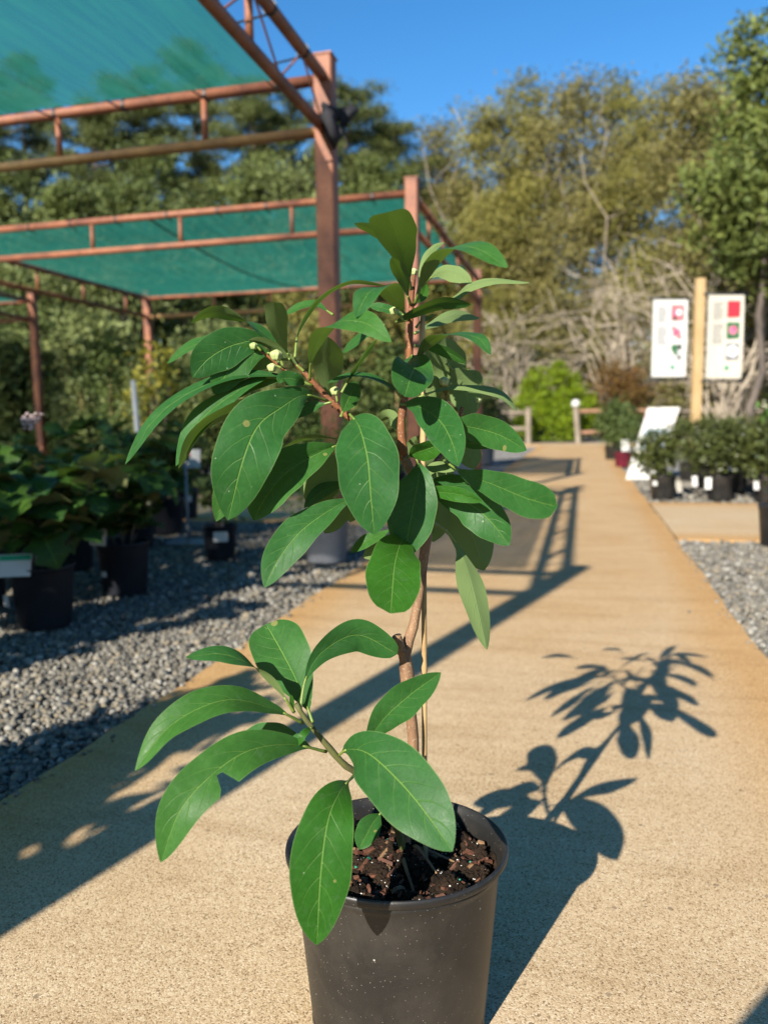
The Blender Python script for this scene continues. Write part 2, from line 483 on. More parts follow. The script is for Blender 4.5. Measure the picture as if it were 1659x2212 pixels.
# one common scale brings every colour above to its real reflectance
ALBEDO = 0.68
for _m in M.values():
    _nt = _m.node_tree
    for _n in list(_nt.nodes):
        _sk = _n.inputs.get('Base Color') if _n.type == 'BSDF_PRINCIPLED' else (_n.inputs.get('Color') if _n.type == 'BSDF_TRANSLUCENT' else None)
        if _sk is None:
            continue
        if _sk.is_linked:
            _src = _sk.links[0].from_socket
            _nt.links.new(mix(_nt, 1.0, _src, (ALBEDO,) * 3, 'MULTIPLY'), _sk)
        else:
            _c = _sk.default_value
            _sk.default_value = (_c[0] * ALBEDO, _c[1] * ALBEDO, _c[2] * ALBEDO, 1.0)

# ------------------------------------------------------------------ mesh building
def frame_from(t, hint=None):
    t = t.normalized()
    h = hint or (Vector((0, 0, 1)) if abs(t.z) < 0.9 else Vector((1, 0, 0)))
    a = t.cross(h).normalized()
    return a, a.cross(t).normalized()

class MB:
    def __init__(s):
        s.v, s.f = [], []
    def box(s, lo, hi, mtx=None, bev=0.0):
        x0, y0, z0 = lo
        x1, y1, z1 = hi
        i = len(s.v)
        if bev <= 0:
            pts = [(x0, y0, z0), (x1, y0, z0), (x1, y1, z0), (x0, y1, z0), (x0, y0, z1), (x1, y0, z1), (x1, y1, z1), (x0, y1, z1)]
            fs = [(0, 3, 2, 1), (4, 5, 6, 7), (0, 1, 5, 4), (1, 2, 6, 5), (2, 3, 7, 6), (3, 0, 4, 7)]
        else:
            b = bev
            pts = []
            for z in (z0, z1):
                pts += [(x0 + b, y0, z), (x1 - b, y0, z), (x1, y0 + b, z), (x1, y1 - b, z), (x1 - b, y1, z), (x0 + b, y1, z), (x0, y1 - b, z), (x0, y0 + b, z)]
            fs = [tuple(range(7, -1, -1)), tuple(range(8, 16))] + [(k, (k + 1) % 8, 8 + (k + 1) % 8, 8 + k) for k in range(8)]
        for p in pts:
            p = Vector(p)
            s.v.append(mtx @ p if mtx is not None else p)
        s.f += [tuple(i + k for k in f) for f in fs]
        return s
    def tube(s, pts, rad, n=8, cap=True, flat=1.0, hint=None, jit=0.0):
        pts = [Vector(p) for p in pts]
        if not hasattr(rad, '__len__'):
            rad = [rad] * len(pts)
        i0 = len(s.v)
        for k, p in enumerate(pts):
            t = pts[min(k + 1, len(pts) - 1)] - pts[max(k - 1, 0)]
            a, b = frame_from(t, hint)
            for j in range(n):
                w = 2 * math.pi * (j + 0.5) / n
                r = rad[k] * (1 + random.uniform(-jit, jit))
                s.v.append(p + a * (math.cos(w) * r) + b * (math.sin(w) * r * flat))
        for k in range(len(pts) - 1):
            for j in range(n):
                a, b = i0 + k * n + j, i0 + k * n + (j + 1) % n
                s.f.append((a, b, b + n, a + n))
        if cap:
            s.f.append(tuple(i0 + j for j in range(n - 1, -1, -1)))
            s.f.append(tuple(i0 + (len(pts) - 1) * n + j for j in range(n)))
        return s
    def lathe(s, prof, n=32, c=(0, 0, 0)):
        i0 = len(s.v)
        for (r, z) in prof:
            for j in range(n):
                w = 2 * math.pi * j / n
                s.v.append(Vector((c[0] + r * math.cos(w), c[1] + r * math.sin(w), c[2] + z)))
        for k in range(len(prof) - 1):
            for j in range(n):
                a, b = i0 + k * n + j, i0 + k * n + (j + 1) % n
                s.f.append((a, b, b + n, a + n))
        return s
    def build(s, name, mat, parent=None, origin=(0, 0, 0), smooth=False):
        o = Vector(origin)
        me = bpy.data.meshes.new(name)
        me.from_pydata([tuple(Vector(p) - o) for p in s.v], [], s.f)
        me.materials.append(mat)
        if smooth:
            me.polygons.foreach_set('use_smooth', [True] * len(me.polygons))
        ob = bpy.data.objects.new(name, me)
        COL.objects.link(ob)
        if parent is not None:
            ob.parent = parent
        else:
            ob.location = o
        return ob

def np_mesh(name, verts, faces, mat, parent=None, smooth=False, attr=None):
    """verts (N,3) float, faces (F,k) int with one k"""
    me = bpy.data.meshes.new(name)
    nv, nf, k = len(verts), len(faces), faces.shape[1]
    me.vertices.add(nv)
    me.vertices.foreach_set('co', np.asarray(verts, np.float32).ravel())
    me.loops.add(nf * k)
    me.loops.foreach_set('vertex_index', np.asarray(faces, np.int32).ravel())
    me.polygons.add(nf)
    me.polygons.foreach_set('loop_start', np.arange(0, nf * k, k, dtype=np.int32))
    if smooth:
        me.polygons.foreach_set('use_smooth', np.ones(nf, bool))
    me.update(calc_edges=True)
    if attr is not None:
        a = me.attributes.new('tone', 'FLOAT', 'POINT')
        a.data.foreach_set('value', np.asarray(attr, np.float32))
    me.materials.append(mat)
    ob = bpy.data.objects.new(name, me)
    COL.objects.link(ob)
    if parent is not None:
        ob.parent = parent
    return ob

def empty(name, loc=(0, 0, 0), rz=0.0):
    o = bpy.data.objects.new(name, None)
    o.empty_display_size = 0.1
    COL.objects.link(o)
    o.location = loc
    o.rotation_euler = (0, 0, rz)
    return o

def tag(o, label=None, cat=None, group=None, kind=None):
    if label: o['label'] = label
    if cat: o['category'] = cat
    if group: o['group'] = group
    if kind: o['kind'] = kind
    return o

def copy_tree(o, parent=None):
    c = o.copy()
    COL.objects.link(c)
    c.parent = parent
    for ch in list(o.children):
        copy_tree(ch, c)
    return c

def unit(a):
    return a / np.maximum(np.linalg.norm(a, axis=1, keepdims=True), 1e-9)

def leaf_quads(pts, size, aspect=0.45, up=0.3, out=None, var=0.4, fold=0.25, axis_bias=None):
    """one folded diamond (two triangles) per point"""
    n = len(pts)
    ax = RNG.normal(size=(n, 3))
    if axis_bias is not None:
        ax = ax + np.asarray(axis_bias)
    ax = unit(ax)
    nr = RNG.normal(size=(n, 3)) * 0.8 + np.array([0, 0, up])
    if out is not None:
        nr = nr + out
    sd = unit(np.cross(ax, nr))
    nn = unit(np.cross(sd, ax))
    L = (size * (1 + RNG.uniform(-var, var, n)))[:, None]
    W = L * aspect
    a = pts - ax * L * 0.5
    c = pts + ax * L * 0.5
    b = pts + sd * W * 0.5 + nn * W * fold
    d = pts - sd * W * 0.5 + nn * W * fold
    V = np.stack([a, b, c, d], 1).reshape(-1, 3)
    i = np.arange(n)[:, None] * 4
    Fc = np.concatenate([i + np.array([0, 1, 2]), i + np.array([0, 2, 3])], 1).reshape(-1, 3)
    return V, Fc

def clumps(ells, n, shell=0.6):
    """clump centres spread through a list of ellipsoids (cx,cy,cz,rx,ry,rz)"""
    vol = np.array([e[3] * e[4] * e[5] for e in ells]) ** 0.67
    pick = RNG.choice(len(ells), n, p=vol / vol.sum())
    d = unit(RNG.normal(size=(n, 3)))
    r = 1 - shell * RNG.random(n) ** 1.6
    E = np.array(ells)[pick]
    return E[:, :3] + d * r[:, None] * E[:, 3:], d

def crown_mesh(name, mat, parent, ells, nclump, per, size, sigma, aspect=0.45, shell=0.6, flat=0.6, up=0.4, zmin=0.05, bias=None):
    c, d = clumps(ells, nclump, shell)
    sg = sigma * (0.6 + 0.8 * RNG.random(nclump))
    P = c[:, None, :] + RNG.normal(size=(nclump, per, 3)) * (sg[:, None, None] * np.array([1, 1, flat]))
    O = np.repeat(d, per, 0) * 0.8
    P = P.reshape(-1, 3)
    keep = P[:, 2] > zmin
    V, Fc = leaf_quads(P[keep], size, aspect, up, O[keep], axis_bias=bias)
    return np_mesh(name, V, Fc, mat, parent), c

def limb(mb, a, b, r0, r1, seg=5, wob=0.08, n=6, sag=0.0):
    a, b = Vector(a), Vector(b)
    L = (b - a).length
    pts = []
    for k in range(seg + 1):
        t = k / seg
        p = a.lerp(b, t)
        if 0 < k < seg:
            p += Vector([random.gauss(0, wob * L * 0.3) for _ in range(3)])
        p.z += sag * 4 * t * (1 - t)
        pts.append(p)
    mb.tube(pts, [r0 + (r1 - r0) * k / seg for k in range(seg + 1)], n)
    return pts

def tree(name, label, cat, base, height, ells, mat, nclump, per, size, sigma, trunk_r=0.15, group=None, stems=1, trunk_mat='trunk',
         limbs=10, trunk_top=0.85, **kw):
    base = Vector(base)
    root = empty(name, base)
    tag(root, label, cat, group)
    cr, c = crown_mesh('crown', mat, root, ells, nclump, per, size, sigma, **kw)
    mb = MB()
    tops = []
    for s in range(stems):
        off = Vector((random.uniform(-0.5, 0.5), random.uniform(-0.5, 0.5), 0)) * (trunk_r * 4 if stems > 1 else 0)
        tip = Vector((random.uniform(-0.15, 0.15) * height * (2.0 if stems > 1 else 0.4), random.uniform(-0.1, 0.1) * height, height * trunk_top * random.uniform(0.85, 1)))
        tops.append(limb(mb, off + Vector((0, 0, -0.05)), tip, trunk_r, trunk_r * 0.25, 8, 0.05))
    idx = RNG.choice(len(c), min(limbs, len(c)), replace=False)
    for i in idx:
        q = Vector(c[i])
        tk = random.choice(tops)
        near = min(tk[1:], key=lambda p: (p - (q - Vector((0, 0, (q - p).length * 0.4)))).length)
        limb(mb, near, q, trunk_r * 0.3, trunk_r * 0.06, 4, 0.1, 5)
    mb.build('trunk', M[trunk_mat], root, smooth=True)
    return root

def ells_of(h, w, n=7, low=0.3, d=None, top=1.0):
    """loosely stacked lobes for a crown of height h and half-width w, local coordinates"""
    out = []
    d = d or w
    for k in range(n):
        f = (k + 0.5) / n
        z = h * (low + (top - low) * f)
        s = math.sin(math.pi * (0.18 + 0.72 * f)) ** 0.8
        a = random.uniform(0, 6.28)
        out.append((math.cos(a) * w * 0.4 * s, math.sin(a) * d * 0.4 * s, z, w * 0.7 * s, d * 0.7 * s, h * (top - low) / n * 1.1))
    return out

# ------------------------------------------------------------------ ground, paths
GZ = -0.035
o = np_mesh('ground', np.array([(-300, -60, GZ), (300, -60, GZ), (300, 500, GZ), (-300, 500, GZ)], float), np.array([[0, 1, 2, 3]]), M['ground'])
tag(o, kind='structure')

def slab(name, n0, n1, t0, t1, top=0.0, swap=False, bottom=GZ - 0.02, joints=()):
    nn, tt = 6, (420 if name == 'path' else 160)
    vs, fs, uvs = [], [], []
    for i in range(tt + 1):
        for j in range(nn + 1):
            n_, t_ = n0 + (n1 - n0) * j / nn, t0 + (t1 - t0) * i / tt
            if not swap and j in (0, nn):
                n_ += 0.006 * math.sin(t_ * 3.1 + j) + 0.004 * math.sin(t_ * 11.7 + 2 * j) + random.uniform(-0.003, 0.003)
            vs.append(NT(n_, t_, top))
    for i in range(tt):
        for j in range(nn):
            a = i * (nn + 1) + j
            fs.append((a, a + 1, a + nn + 2, a + nn + 1))
    me = bpy.data.meshes.new(name)
    # skirt
    k = len(vs)
    loop = [j for j in range(nn + 1)] + [i * (nn + 1) + nn for i in range(1, tt + 1)] + [tt * (nn + 1) + j for j in range(nn - 1, -1, -1)] + [i * (nn + 1) for i in range(tt - 1, 0, -1)]
    for q in loop:
        vs.append(Vector((vs[q].x, vs[q].y, bottom)))
    m = len(loop)
    for q in range(m):
        fs.append((loop[q], k + q, k + (q + 1) % m, loop[(q + 1) % m]))
    me.from_pydata([tuple(v) for v in vs], [], fs)
    uvl = me.uv_layers.new(name='UVMap')
    for lp in me.loops:
        p = Vector(vs[lp.vertex_index])
        n_, t_ = p.dot(NV), p.dot(TV)
        uvl.data[lp.index].uv = (((t_ - t0) / (t1 - t0), 2.2 + 0 * n_) if swap else ((n_ - n0) / (n1 - n0), t_))
    me.materials.append(M['path'])
    ob = bpy.data.objects.new(name, me)
    COL.objects.link(ob)
    tag(ob, kind='structure')
    return ob

PL, PR = -1.304, 0.657
slab('path', PL, PR, -3.0, 24.8)
slab('crossing_path', PR + 0.02, 14.0, 5.85, 8.35, top=-0.004, swap=True)
slab('side_path', -14.0, PL - 0.02, 6.35, 8.5, top=-0.004, swap=True)
slab('far_path', -9.0, 12.0, 24.82, 27.3, top=-0.008, swap=True)

# gravel stones, one mass
def ico():
    t = (1 + 5 ** 0.5) / 2
    v = np.array([(-1, t, 0), (1, t, 0), (-1, -t, 0), (1, -t, 0), (0, -1, t), (0, 1, t), (0, -1, -t), (0, 1, -t), (t, 0, -1), (t, 0, 1), (-t, 0, -1), (-t, 0, 1)], float)
    v /= np.linalg.norm(v[0])
    f = np.array([(0, 11, 5), (0, 5, 1), (0, 1, 7), (0, 7, 10), (0, 10, 11), (1, 5, 9), (5, 11, 4), (11, 10, 2), (10, 7, 6), (7, 1, 8), (3, 9, 4), (3, 4, 2), (3, 2, 6), (3, 6, 8), (3, 8, 9), (4, 9, 5), (2, 4, 11), (6, 2, 10), (8, 6, 7), (9, 8, 1)])
    return v, f

def rot_batch(n):
    q = unit(RNG.normal(size=(n, 4)))
    w, x, y, z = q.T
    return np.stack([np.stack([1 - 2 * (y * y + z * z), 2 * (x * y - z * w), 2 * (x * z + y * w)], -1),
                     np.stack([2 * (x * y + z * w), 1 - 2 * (x * x + z * z), 2 * (y * z - x * w)], -1),
                     np.stack([2 * (x * z - y * w), 2 * (y * z + x * w), 1 - 2 * (x * x + y * y)], -1)], 1)

def stones(pos, rad):
    bv, bf = ico()
    n = len(pos)
    sc = rad[:, None] * RNG.uniform(0.65, 1.25, (n, 3))
    V = bv[None] * (1 + RNG.uniform(-0.2, 0.2, (n, 12, 1))) * sc[:, None, :]
    V = np.einsum('nij,nkj->nki', rot_batch(n), V)
    V[:, :, 2] *= 0.8
    V += pos[:, None, :]
    Fc = (bf[None] + (np.arange(n) * 12)[:, None, None]).reshape(-1, 3)
    return V.reshape(-1, 3), Fc

def scatter(n0, n1, t0, t1, dens):
    k = int(abs(n1 - n0) * (t1 - t0) * dens)
    n_, t_ = RNG.uniform(n0, n1, k), RNG.uniform(t0, t1, k)
    P = np.outer(n_, np.array(NV)) + np.outer(t_, np.array(TV))
    P[:, 2] = GZ + 0.003
    return P, n_, t_

def gravel(name, label, regions):
    Vs, Fs, As, off = [], [], [], 0
    for (n0, n1, t0, t1, dens, r) in regions:
        P, n_, t_ = scatter(n0, n1, t0, t1, dens)
        # keep what the lens can see, plus a margin
        keep = (np.abs(P[:, 0]) < 0.56 * np.maximum(P[:, 1], 0.1) + 0.9)
        P = P[keep]
        rad = abs(r) * np.exp(RNG.normal(0, 0.28, len(P)))
        if r < 0:
            P[:, 2] = rad * 0.6                     # strays lying on the slab
        else:
            P[:, 2] += rad * RNG.uniform(0.2, 0.8, len(P)) + RNG.random(len(P)) * 0.012
        V, Fc = stones(P, rad)
        Vs.append(V); Fs.append(Fc + off); off += len(V)
        As.append(np.repeat(RNG.random(len(P)), 12))
    ob = np_mesh(name, np.concatenate(Vs), np.concatenate(Fs), M['stone'], attr=np.concatenate(As))
    tag(ob, label, 'gravel', kind='stuff')

gravel('gravel', 'loose grey pea gravel beside the path under the shade structures',
       [(PL - 1.1, PL - 0.004, 1.4, 3.4, 7000, 0.0085), (PL - 2.6, PL - 1.1, 1.9, 3.6, 3600, 0.0095), (PL - 3.0, PL - 0.004, 3.4, 6.3, 2600, 0.0115), (PL - 3.4, PL - 0.004, 8.55, 11.0, 700, 0.016), (PL - 0.01, PL + 0.035, 1.2, 6.0, 380, -0.006), (PL, PL + 0.22, 1.2, 6.0, 18, -0.005)])
gravel('gravel', 'pale grey gravel with dirt patches on the sunny side of the path',
       [(PR + 0.004, PR + 1.6, 0.6, 2.0, 4000, 0.0105), (PR + 0.004, PR + 1.6, 2.0, 4.2, 4600, 0.0105), (PR + 0.004, PR + 2.4, 4.2, 5.83, 2400, 0.013), (PR + 0.004, PR + 4.5, 8.38, 12.0, 500, 0.018), (PR - 0.035, PR + 0.01, 1.5, 5.8, 300, -0.006), (PR - 0.25, PR, 1.5, 5.8, 14, -0.005)])

# ------------------------------------------------------------------ shade structures
ZT, ZB, ZP = 2.94, 2.64, 3.06
def pipe(name, a, b, r, mat, parent, base, n=12):
    return MB().tube([a, b], r, n).build(name, mat, parent, base, smooth=True)

def shade_structure(n_r, width, t0, t1, label, moss=(), sag=0.10, webs=(), near_detail=True, seams=(0.5,), net_mat='cloth', drop=-0.01, inset=0.085):
    base = NT(n_r, t0, 0)
    root = empty('shade_structure', base)
    tag(root, label, 'shade structure', 'netted steel shade structures')
    n_l = n_r - width
    corners = dict(nr=(n_r, t0), fr=(n_r, t1), nl=(n_l, t0), fl=(n_l, t1))
    rotz = Matrix.Rotation(-R(14.5), 4, 'Z')
    for c in corners.values():
        p = NT(*c)
        mb = MB()
        mb.box((-0.058, -0.058, GZ - 0.3), (0.058, 0.058, ZP), Matrix.Translation(p) @ rotz, 0.008)
        po = mb.build('post', M['steel'], root, base)
        MB().box((-0.064, -0.064, ZP + 0.001), (0.064, 0.064, ZP + 0.012), Matrix.Translation(p) @ rotz).build('post_cap', M['steel'], po, base)
    sides = [('nr', 'fr'), ('fr', 'fl'), ('fl', 'nl'), ('nl', 'nr')]
    for si, (a, b) in enumerate(sides):
        A, B = Vector(NT(*corners[a])), Vector(NT(*corners[b]))
        d = (B - A).normalized()
        A2, B2 = A + d * 0.06, B - d * 0.06
        for z, r in ((ZT, 0.034), (ZB, 0.032)):
            mt = M['steel_moss'] if (si in moss and z == ZB) else M['steel']
            pipe('beam', A2 + Vector((0, 0, z)), B2 + Vector((0, 0, z)), r, mt, root, base)
        L = (B2 - A2).length
        for k in range(1, 5):
            p = A2 + d * (L * (k - 0.32 + 0.1 * math.sin(k * 2.3 + si)) / 4.6)
            pipe('strut', p + Vector((0, 0, ZB + 0.03)), p + Vector((0, 0, ZT - 0.03)), 0.021, M['steel'], root, base, 8)
        if si in webs:
            nseg = 16
            mb = MB()
            for k in range(nseg):
                p, q = A2 + d * (L * k / nseg), A2 + d * (L * (k + 1) / nseg)
                z0, z1 = (ZB + 0.02, ZT - 0.02) if k % 2 == 0 else (ZT - 0.02, ZB + 0.02)
                mb2 = MB().tube([p + Vector((0, 0, z0)), q + Vector((0, 0, z1))], 0.0065, 5)
                mb2.build('web_rod', M['steel'], root, base)
        for k in range(10):
            p = A2 + d * (L * (k + 0.5 + random.uniform(-0.1, 0.1)) / 10) + Vector((0, 0, ZT))
            mb = MB().tube([p - d * 0.009, p + d * 0.009], 0.0395, 10)
            mb.tube([p + Vector((0, 0, -0.03)), p + Vector((0, 0, -0.05)) + d.cross(Vector((0, 0, 1))) * -(inset + 0.01)], 0.006, 5)
            mb.build('tie', M['black'], root, base)
    # netting
    N1, N2 = 26, 26
    vs, fs = [], []
    for i in range(N1 + 1):
        for j in range(N2 + 1):
            u, v = i / N1, j / N2
            n_ = n_r - inset - (width - 2 * inset) * u
            t_ = t0 + inset + (t1 - t0 - 2 * inset) * v
            s_ = math.sin(math.pi * u) * math.sin(math.pi * v)
            sc = 0.012 * math.sin(10 * math.pi * v) * math.sin(math.pi * u) ** 0.3
            vs.append(NT(n_, t_, ZT - drop - sag * s_ + sc * 0.5 + 0.006 * math.sin(9 * u + 5 * v)))
    for i in range(N1):
        for j in range(N2):
            a = i * (N2 + 1) + j
            fs.append((a, a + 1, a + N2 + 2, a + N2 + 1))
    me = bpy.data.meshes.new('shade_netting')
    me.from_pydata([tuple(v - base) for v in vs], [], fs)
    uvl = me.uv_layers.new(name='UVMap')
    for lp in me.loops:
        i, j = divmod(lp.vertex_index, N2 + 1)
        uvl.data[lp.index].uv = (i / N1 * 3.0, j / N2 * 3.0)
    me.polygons.foreach_set('use_smooth', [True] * len(me.polygons))
    me.materials.append(M[net_mat])
    net = bpy.data.objects.new('shade_netting', me)
    COL.objects.link(net)
    net.parent = root
    for sm in seams:
        pts = []
        for k in range(N2 + 1):
            v = k / N2
            s_ = math.sin(math.pi * sm) * math.sin(math.pi * v)
            pts.append(NT(n_r - width * sm, t0 + inset + (t1 - t0 - 2 * inset) * v, ZT - drop - 0.014 - sag * s_))
        MB().tube(pts, 0.010, 6).build('seam_cable', M['black'], net, base)
    return root

SN = -1.554
shade_structure(SN, 5.3, -0.82, 4.72, 'shade structure with black bundle on its corner post and sky showing through green netting', moss=(1,), webs=(0,), seams=(), net_mat='cloth_thin', drop=0.05, inset=0.20)
shade_structure(SN, 5.5, 7.2, 11.75, 'shade structure with taut teal netting standing behind the one with the black bundle', moss=(1,), webs=(), sag=0.12)
shade_structure(-9.0, 4.9, 6.9, 11.4, 'shade structure beyond the taut teal one, only a corner post and beam ends showing', sag=0.08)

# bundle of black cloth hanging on the corner post
bp = NT(SN, 4.72, 0)
mb = MB()
p0 = at(700, 246, 4.86); p1 = at(722, 300, 4.85); p2 = at(733, 262, 4.88); p3 = at(758, 236, 4.92)
mb.tube([at(704, 236, 4.86), at(712, 262, 4.84), at(720, 296, 4.84), at(722, 318, 4.86)], [0.028, 0.062, 0.050, 0.012], 12, flat=0.8, jit=0.18)
mb.tube([at(721, 322, 4.86), at(732, 288, 4.86), at(746, 254, 4.88), at(762, 238, 4.91), at(757, 226, 4.93)], [0.012, 0.038, 0.052, 0.040, 0.014], 12, flat=0.7, jit=0.2)
mb.tube([at(698, 226, 4.91), at(724, 250, 4.88), at(752, 242, 4.92)], [0.02, 0.05, 0.03], 10, jit=0.2)
tag(mb.build('cloth_bundle', M['black_cloth'], None, (bp.x, bp.y, 2.3), smooth=True), 'crumpled black shade cloth bundle tied to rusty corner post', 'cloth bundle')

# ------------------------------------------------------------------ the potted shrub in front
PY = 1.05
PC = at(857, 1838, PY)                    # centre of the pot rim
PC.z = 0.273
PH, PRAD = PC.z, 0.1605
OVAL = 0.88                               # the soft pot is slightly out of round
pbase = Vector((PC.x, PY, 0.0))
plant = empty('potted_shrub', pbase)
tag(plant, 'large-leaved green shrub staked in a black nursery pot standing on the path', 'potted plant')

h = PH
prof = [(0.0, 0.004), (0.118, 0.004), (0.1225, 0.0), (0.126, 0.004), (0.1275, 0.012), (0.129, 0.03), (0.1475, h - 0.032), (0.1485, h - 0.026), (0.1500, h - 0.024),
        (0.1505, h - 0.019), (0.1495, h - 0.0175), (0.1520, h - 0.015), (0.1575, h - 0.0135), (0.1602, h - 0.010), (PRAD, h - 0.005), (0.1597, h - 0.001), (0.1575, h), (0.1550, h - 0.0015), (0.1515, h - 0.006), (0.1490, h - 0.012), (0.1455, h - 0.03), (0.138, h - 0.08), (0.12, 0.02), (0.0, 0.02)]
rim0 = 11
pot = MB().lathe(prof[:rim0 + 1], 96, pbase).build('pot', M['pot'], plant, pbase, smooth=True)
MB().lathe(prof[rim0:], 96, pbase).build('rim', M['pot'], pot, pbase, smooth=True)
pot.scale = (1, OVAL, 1)
# drain slots near the foot and the paper label on the pot's side
for a in (-0.35, 0.75, 2.0, 3.4, 4.9):
    d = Vector((math.cos(a), math.sin(a), 0)); s_ = Vector((-d.y, d.x, 0))
    mtx = Matrix(((s_.x, d.x, 0, pbase.x + d.x * 0.127), (s_.y, d.y, 0, pbase.y + d.y * 0.127), (0, 0, 1, 0.011), (0, 0, 0, 1)))
    MB().box((-0.011, -0.006, 0), (0.011, 0.0015, 0.013), mtx, 0.003).build('drain_hole', M['black'], pot, pbase)
mb = MB()
a0 = math.pi * 1.02
for k in range(4):
    a1, a2 = a0 + k * 0.035, a0 + (k + 1) * 0.035
    for (r_, z_) in ((0.1435, h - 0.085), (0.1405, h - 0.125)):
        pass
    q = []
    for a, (r_, z_) in ((a1, (0.1405, h - 0.125)), (a2, (0.1405, h - 0.125)), (a2, (0.1435, h - 0.085)), (a1, (0.1435, h - 0.085))):
        q.append(pbase + Vector((math.cos(a) * (r_ + 0.001), math.sin(a) * (r_ + 0.001), z_)))
    i = len(mb.v); mb.v += q; mb.f.append((i, i + 1, i + 2, i + 3))
mb.build('paper_label', M['white'], pot, pbase)

# soil with bark, perlite and fertiliser prills
SZ = h - 0.034
def soil_z(x, y):
    r = math.hypot(x, y)
    return SZ + 0.010 * math.sin(x * 47 + 1.3) * math.cos(y * 41) + 0.008 * math.sin(x * 90 + y * 70) + 0.012 * math.exp(-(r / 0.05) ** 2) - (0.010 if r > 0.135 else 0)
mb = MB()
rings, seg = 22, 72
for i in range(rings + 1):
    for j in range(seg):
        r = 0.1445 * i / rings
        a = 2 * math.pi * j / seg
        x, y = r * math.cos(a), r * math.sin(a)
        mb.v.append(pbase + Vector((x, y, soil_z(x, y) + random.uniform(-0.0025, 0.0025))))
for i in range(rings):
    for j in range(seg):
        a, b = i * seg + j, i * seg + (j + 1) % seg
        mb.f.append((a, b, b + seg, a + seg))
soil = mb.build('soil', M['soil'], plant, pbase)
soil.scale = (1, OVAL, 1)
def soil_spot(rmax=0.132):
    r = rmax * math.sqrt(random.random()); a = random.uniform(0, 6.2832)
    return r * math.cos(a), r * math.sin(a)
chip_meshes = []
for q in range(7):
    mb = MB()
    w, l, t = random.uniform(0.004, 0.008), random.uniform(0.009, 0.019), random.uniform(0.0015, 0.004)
    for z in (-t, t):
        for (a, b) in ((-1, -0.7), (0.1, -1), (1, -0.5), (0.8, 0.9), (-0.2, 1), (-0.9, 0.6)):
            mb.v.append(Vector((a * l * random.uniform(0.75, 1.1), b * w * random.uniform(0.7, 1.1), z + random.uniform(-0.001, 0.001))))
    mb.f += [tuple(range(5, -1, -1)), tuple(range(6, 12))] + [(k, (k + 1) % 6, 6 + (k + 1) % 6, 6 + k) for k in range(6)]
    me = bpy.data.meshes.new('bark_chip'); me.from_pydata([tuple(v) for v in mb.v], [], mb.f)
    me.materials.append(M['chip'] if q < 6 else M['chip_pale'])
    chip_meshes.append(me)
for k in range(230):
    ob = bpy.data.objects.new('bark_chip', random.choice(chip_meshes)); COL.objects.link(ob); ob.parent = soil
    x, y = soil_spot()
    sc = random.uniform(0.3, 0.85) * (0.7 if k > 40 else 1.2)
    ob.location = (x, y, soil_z(x, y) + 0.0035)
    ob.scale = (sc, sc, sc)
    ob.rotation_euler = (random.gauss(0, 0.45), random.gauss(0, 0.45), random.uniform(0, 6.28))
def soil_grains(name, n, r, mat, lift=0.002):
    P = np.array([(*(xy := soil_spot()), 0) for _ in range(n)])
    P[:, 2] = [soil_z(p[0], p[1]) + lift for p in P]
    V, Fc = stones(P, r * np.exp(RNG.normal(0, 0.35, n)))
    tag(np_mesh(name, V, Fc, mat, soil), kind='stuff')
soil_grains('perlite', 520, 0.0009, M['perlite'])
soil_grains('soil_crumbs', 4200, 0.0026, M['soil'], 0.001)
soil_grains('fertiliser_prills', 22, 0.0019, M['prill'], 0.004)

# crop transforms used while measuring the photograph
KS = {1: (280, 520, 0.43399), 2: (800, 500, 0.39180), 3: (280, 950, 0.43399), 4: (850, 950, 0.36166), 5: (300, 1500, 0.54249), 6: (650, 1900, 0.42194)}
def K(k, x, y, dd=0.0):
    x0, y0, s = KS[k]
    return at((x0 + x * s) * 0.8525, (y0 + y * s) * 0.8525, PY + dd)
def kpx(k):                                # metres per crop pixel at the shrub
    return KS[k][2] * 0.8525 / FPX * 1.06

def spline(pts, n):
    """Catmull-Rom through 3-D points"""
    P = [pts[0] * 2 - pts[1]] + list(pts) + [pts[-1] * 2 - pts[-2]]
    L = [0]
    for a, b in zip(pts[:-1], pts[1:]):
        L.append(L[-1] + (b - a).length)
    out = []
    for i in range(n + 1):
        d = L[-1] * i / n
        k = 0
        while k < len(L) - 2 and d > L[k + 1]:
            k += 1
        t = (d - L[k]) / max(L[k + 1] - L[k], 1e-9)
        p0, p1, p2, p3 = P[k], P[k + 1], P[k + 2], P[k + 3]
        out.append(0.5 * ((2 * p1) + (p2 - p0) * t + (2 * p0 - 5 * p1 + 4 * p2 - p3) * t * t + (3 * p1 - p0 - 3 * p2 + p3) * t ** 3))
    return out

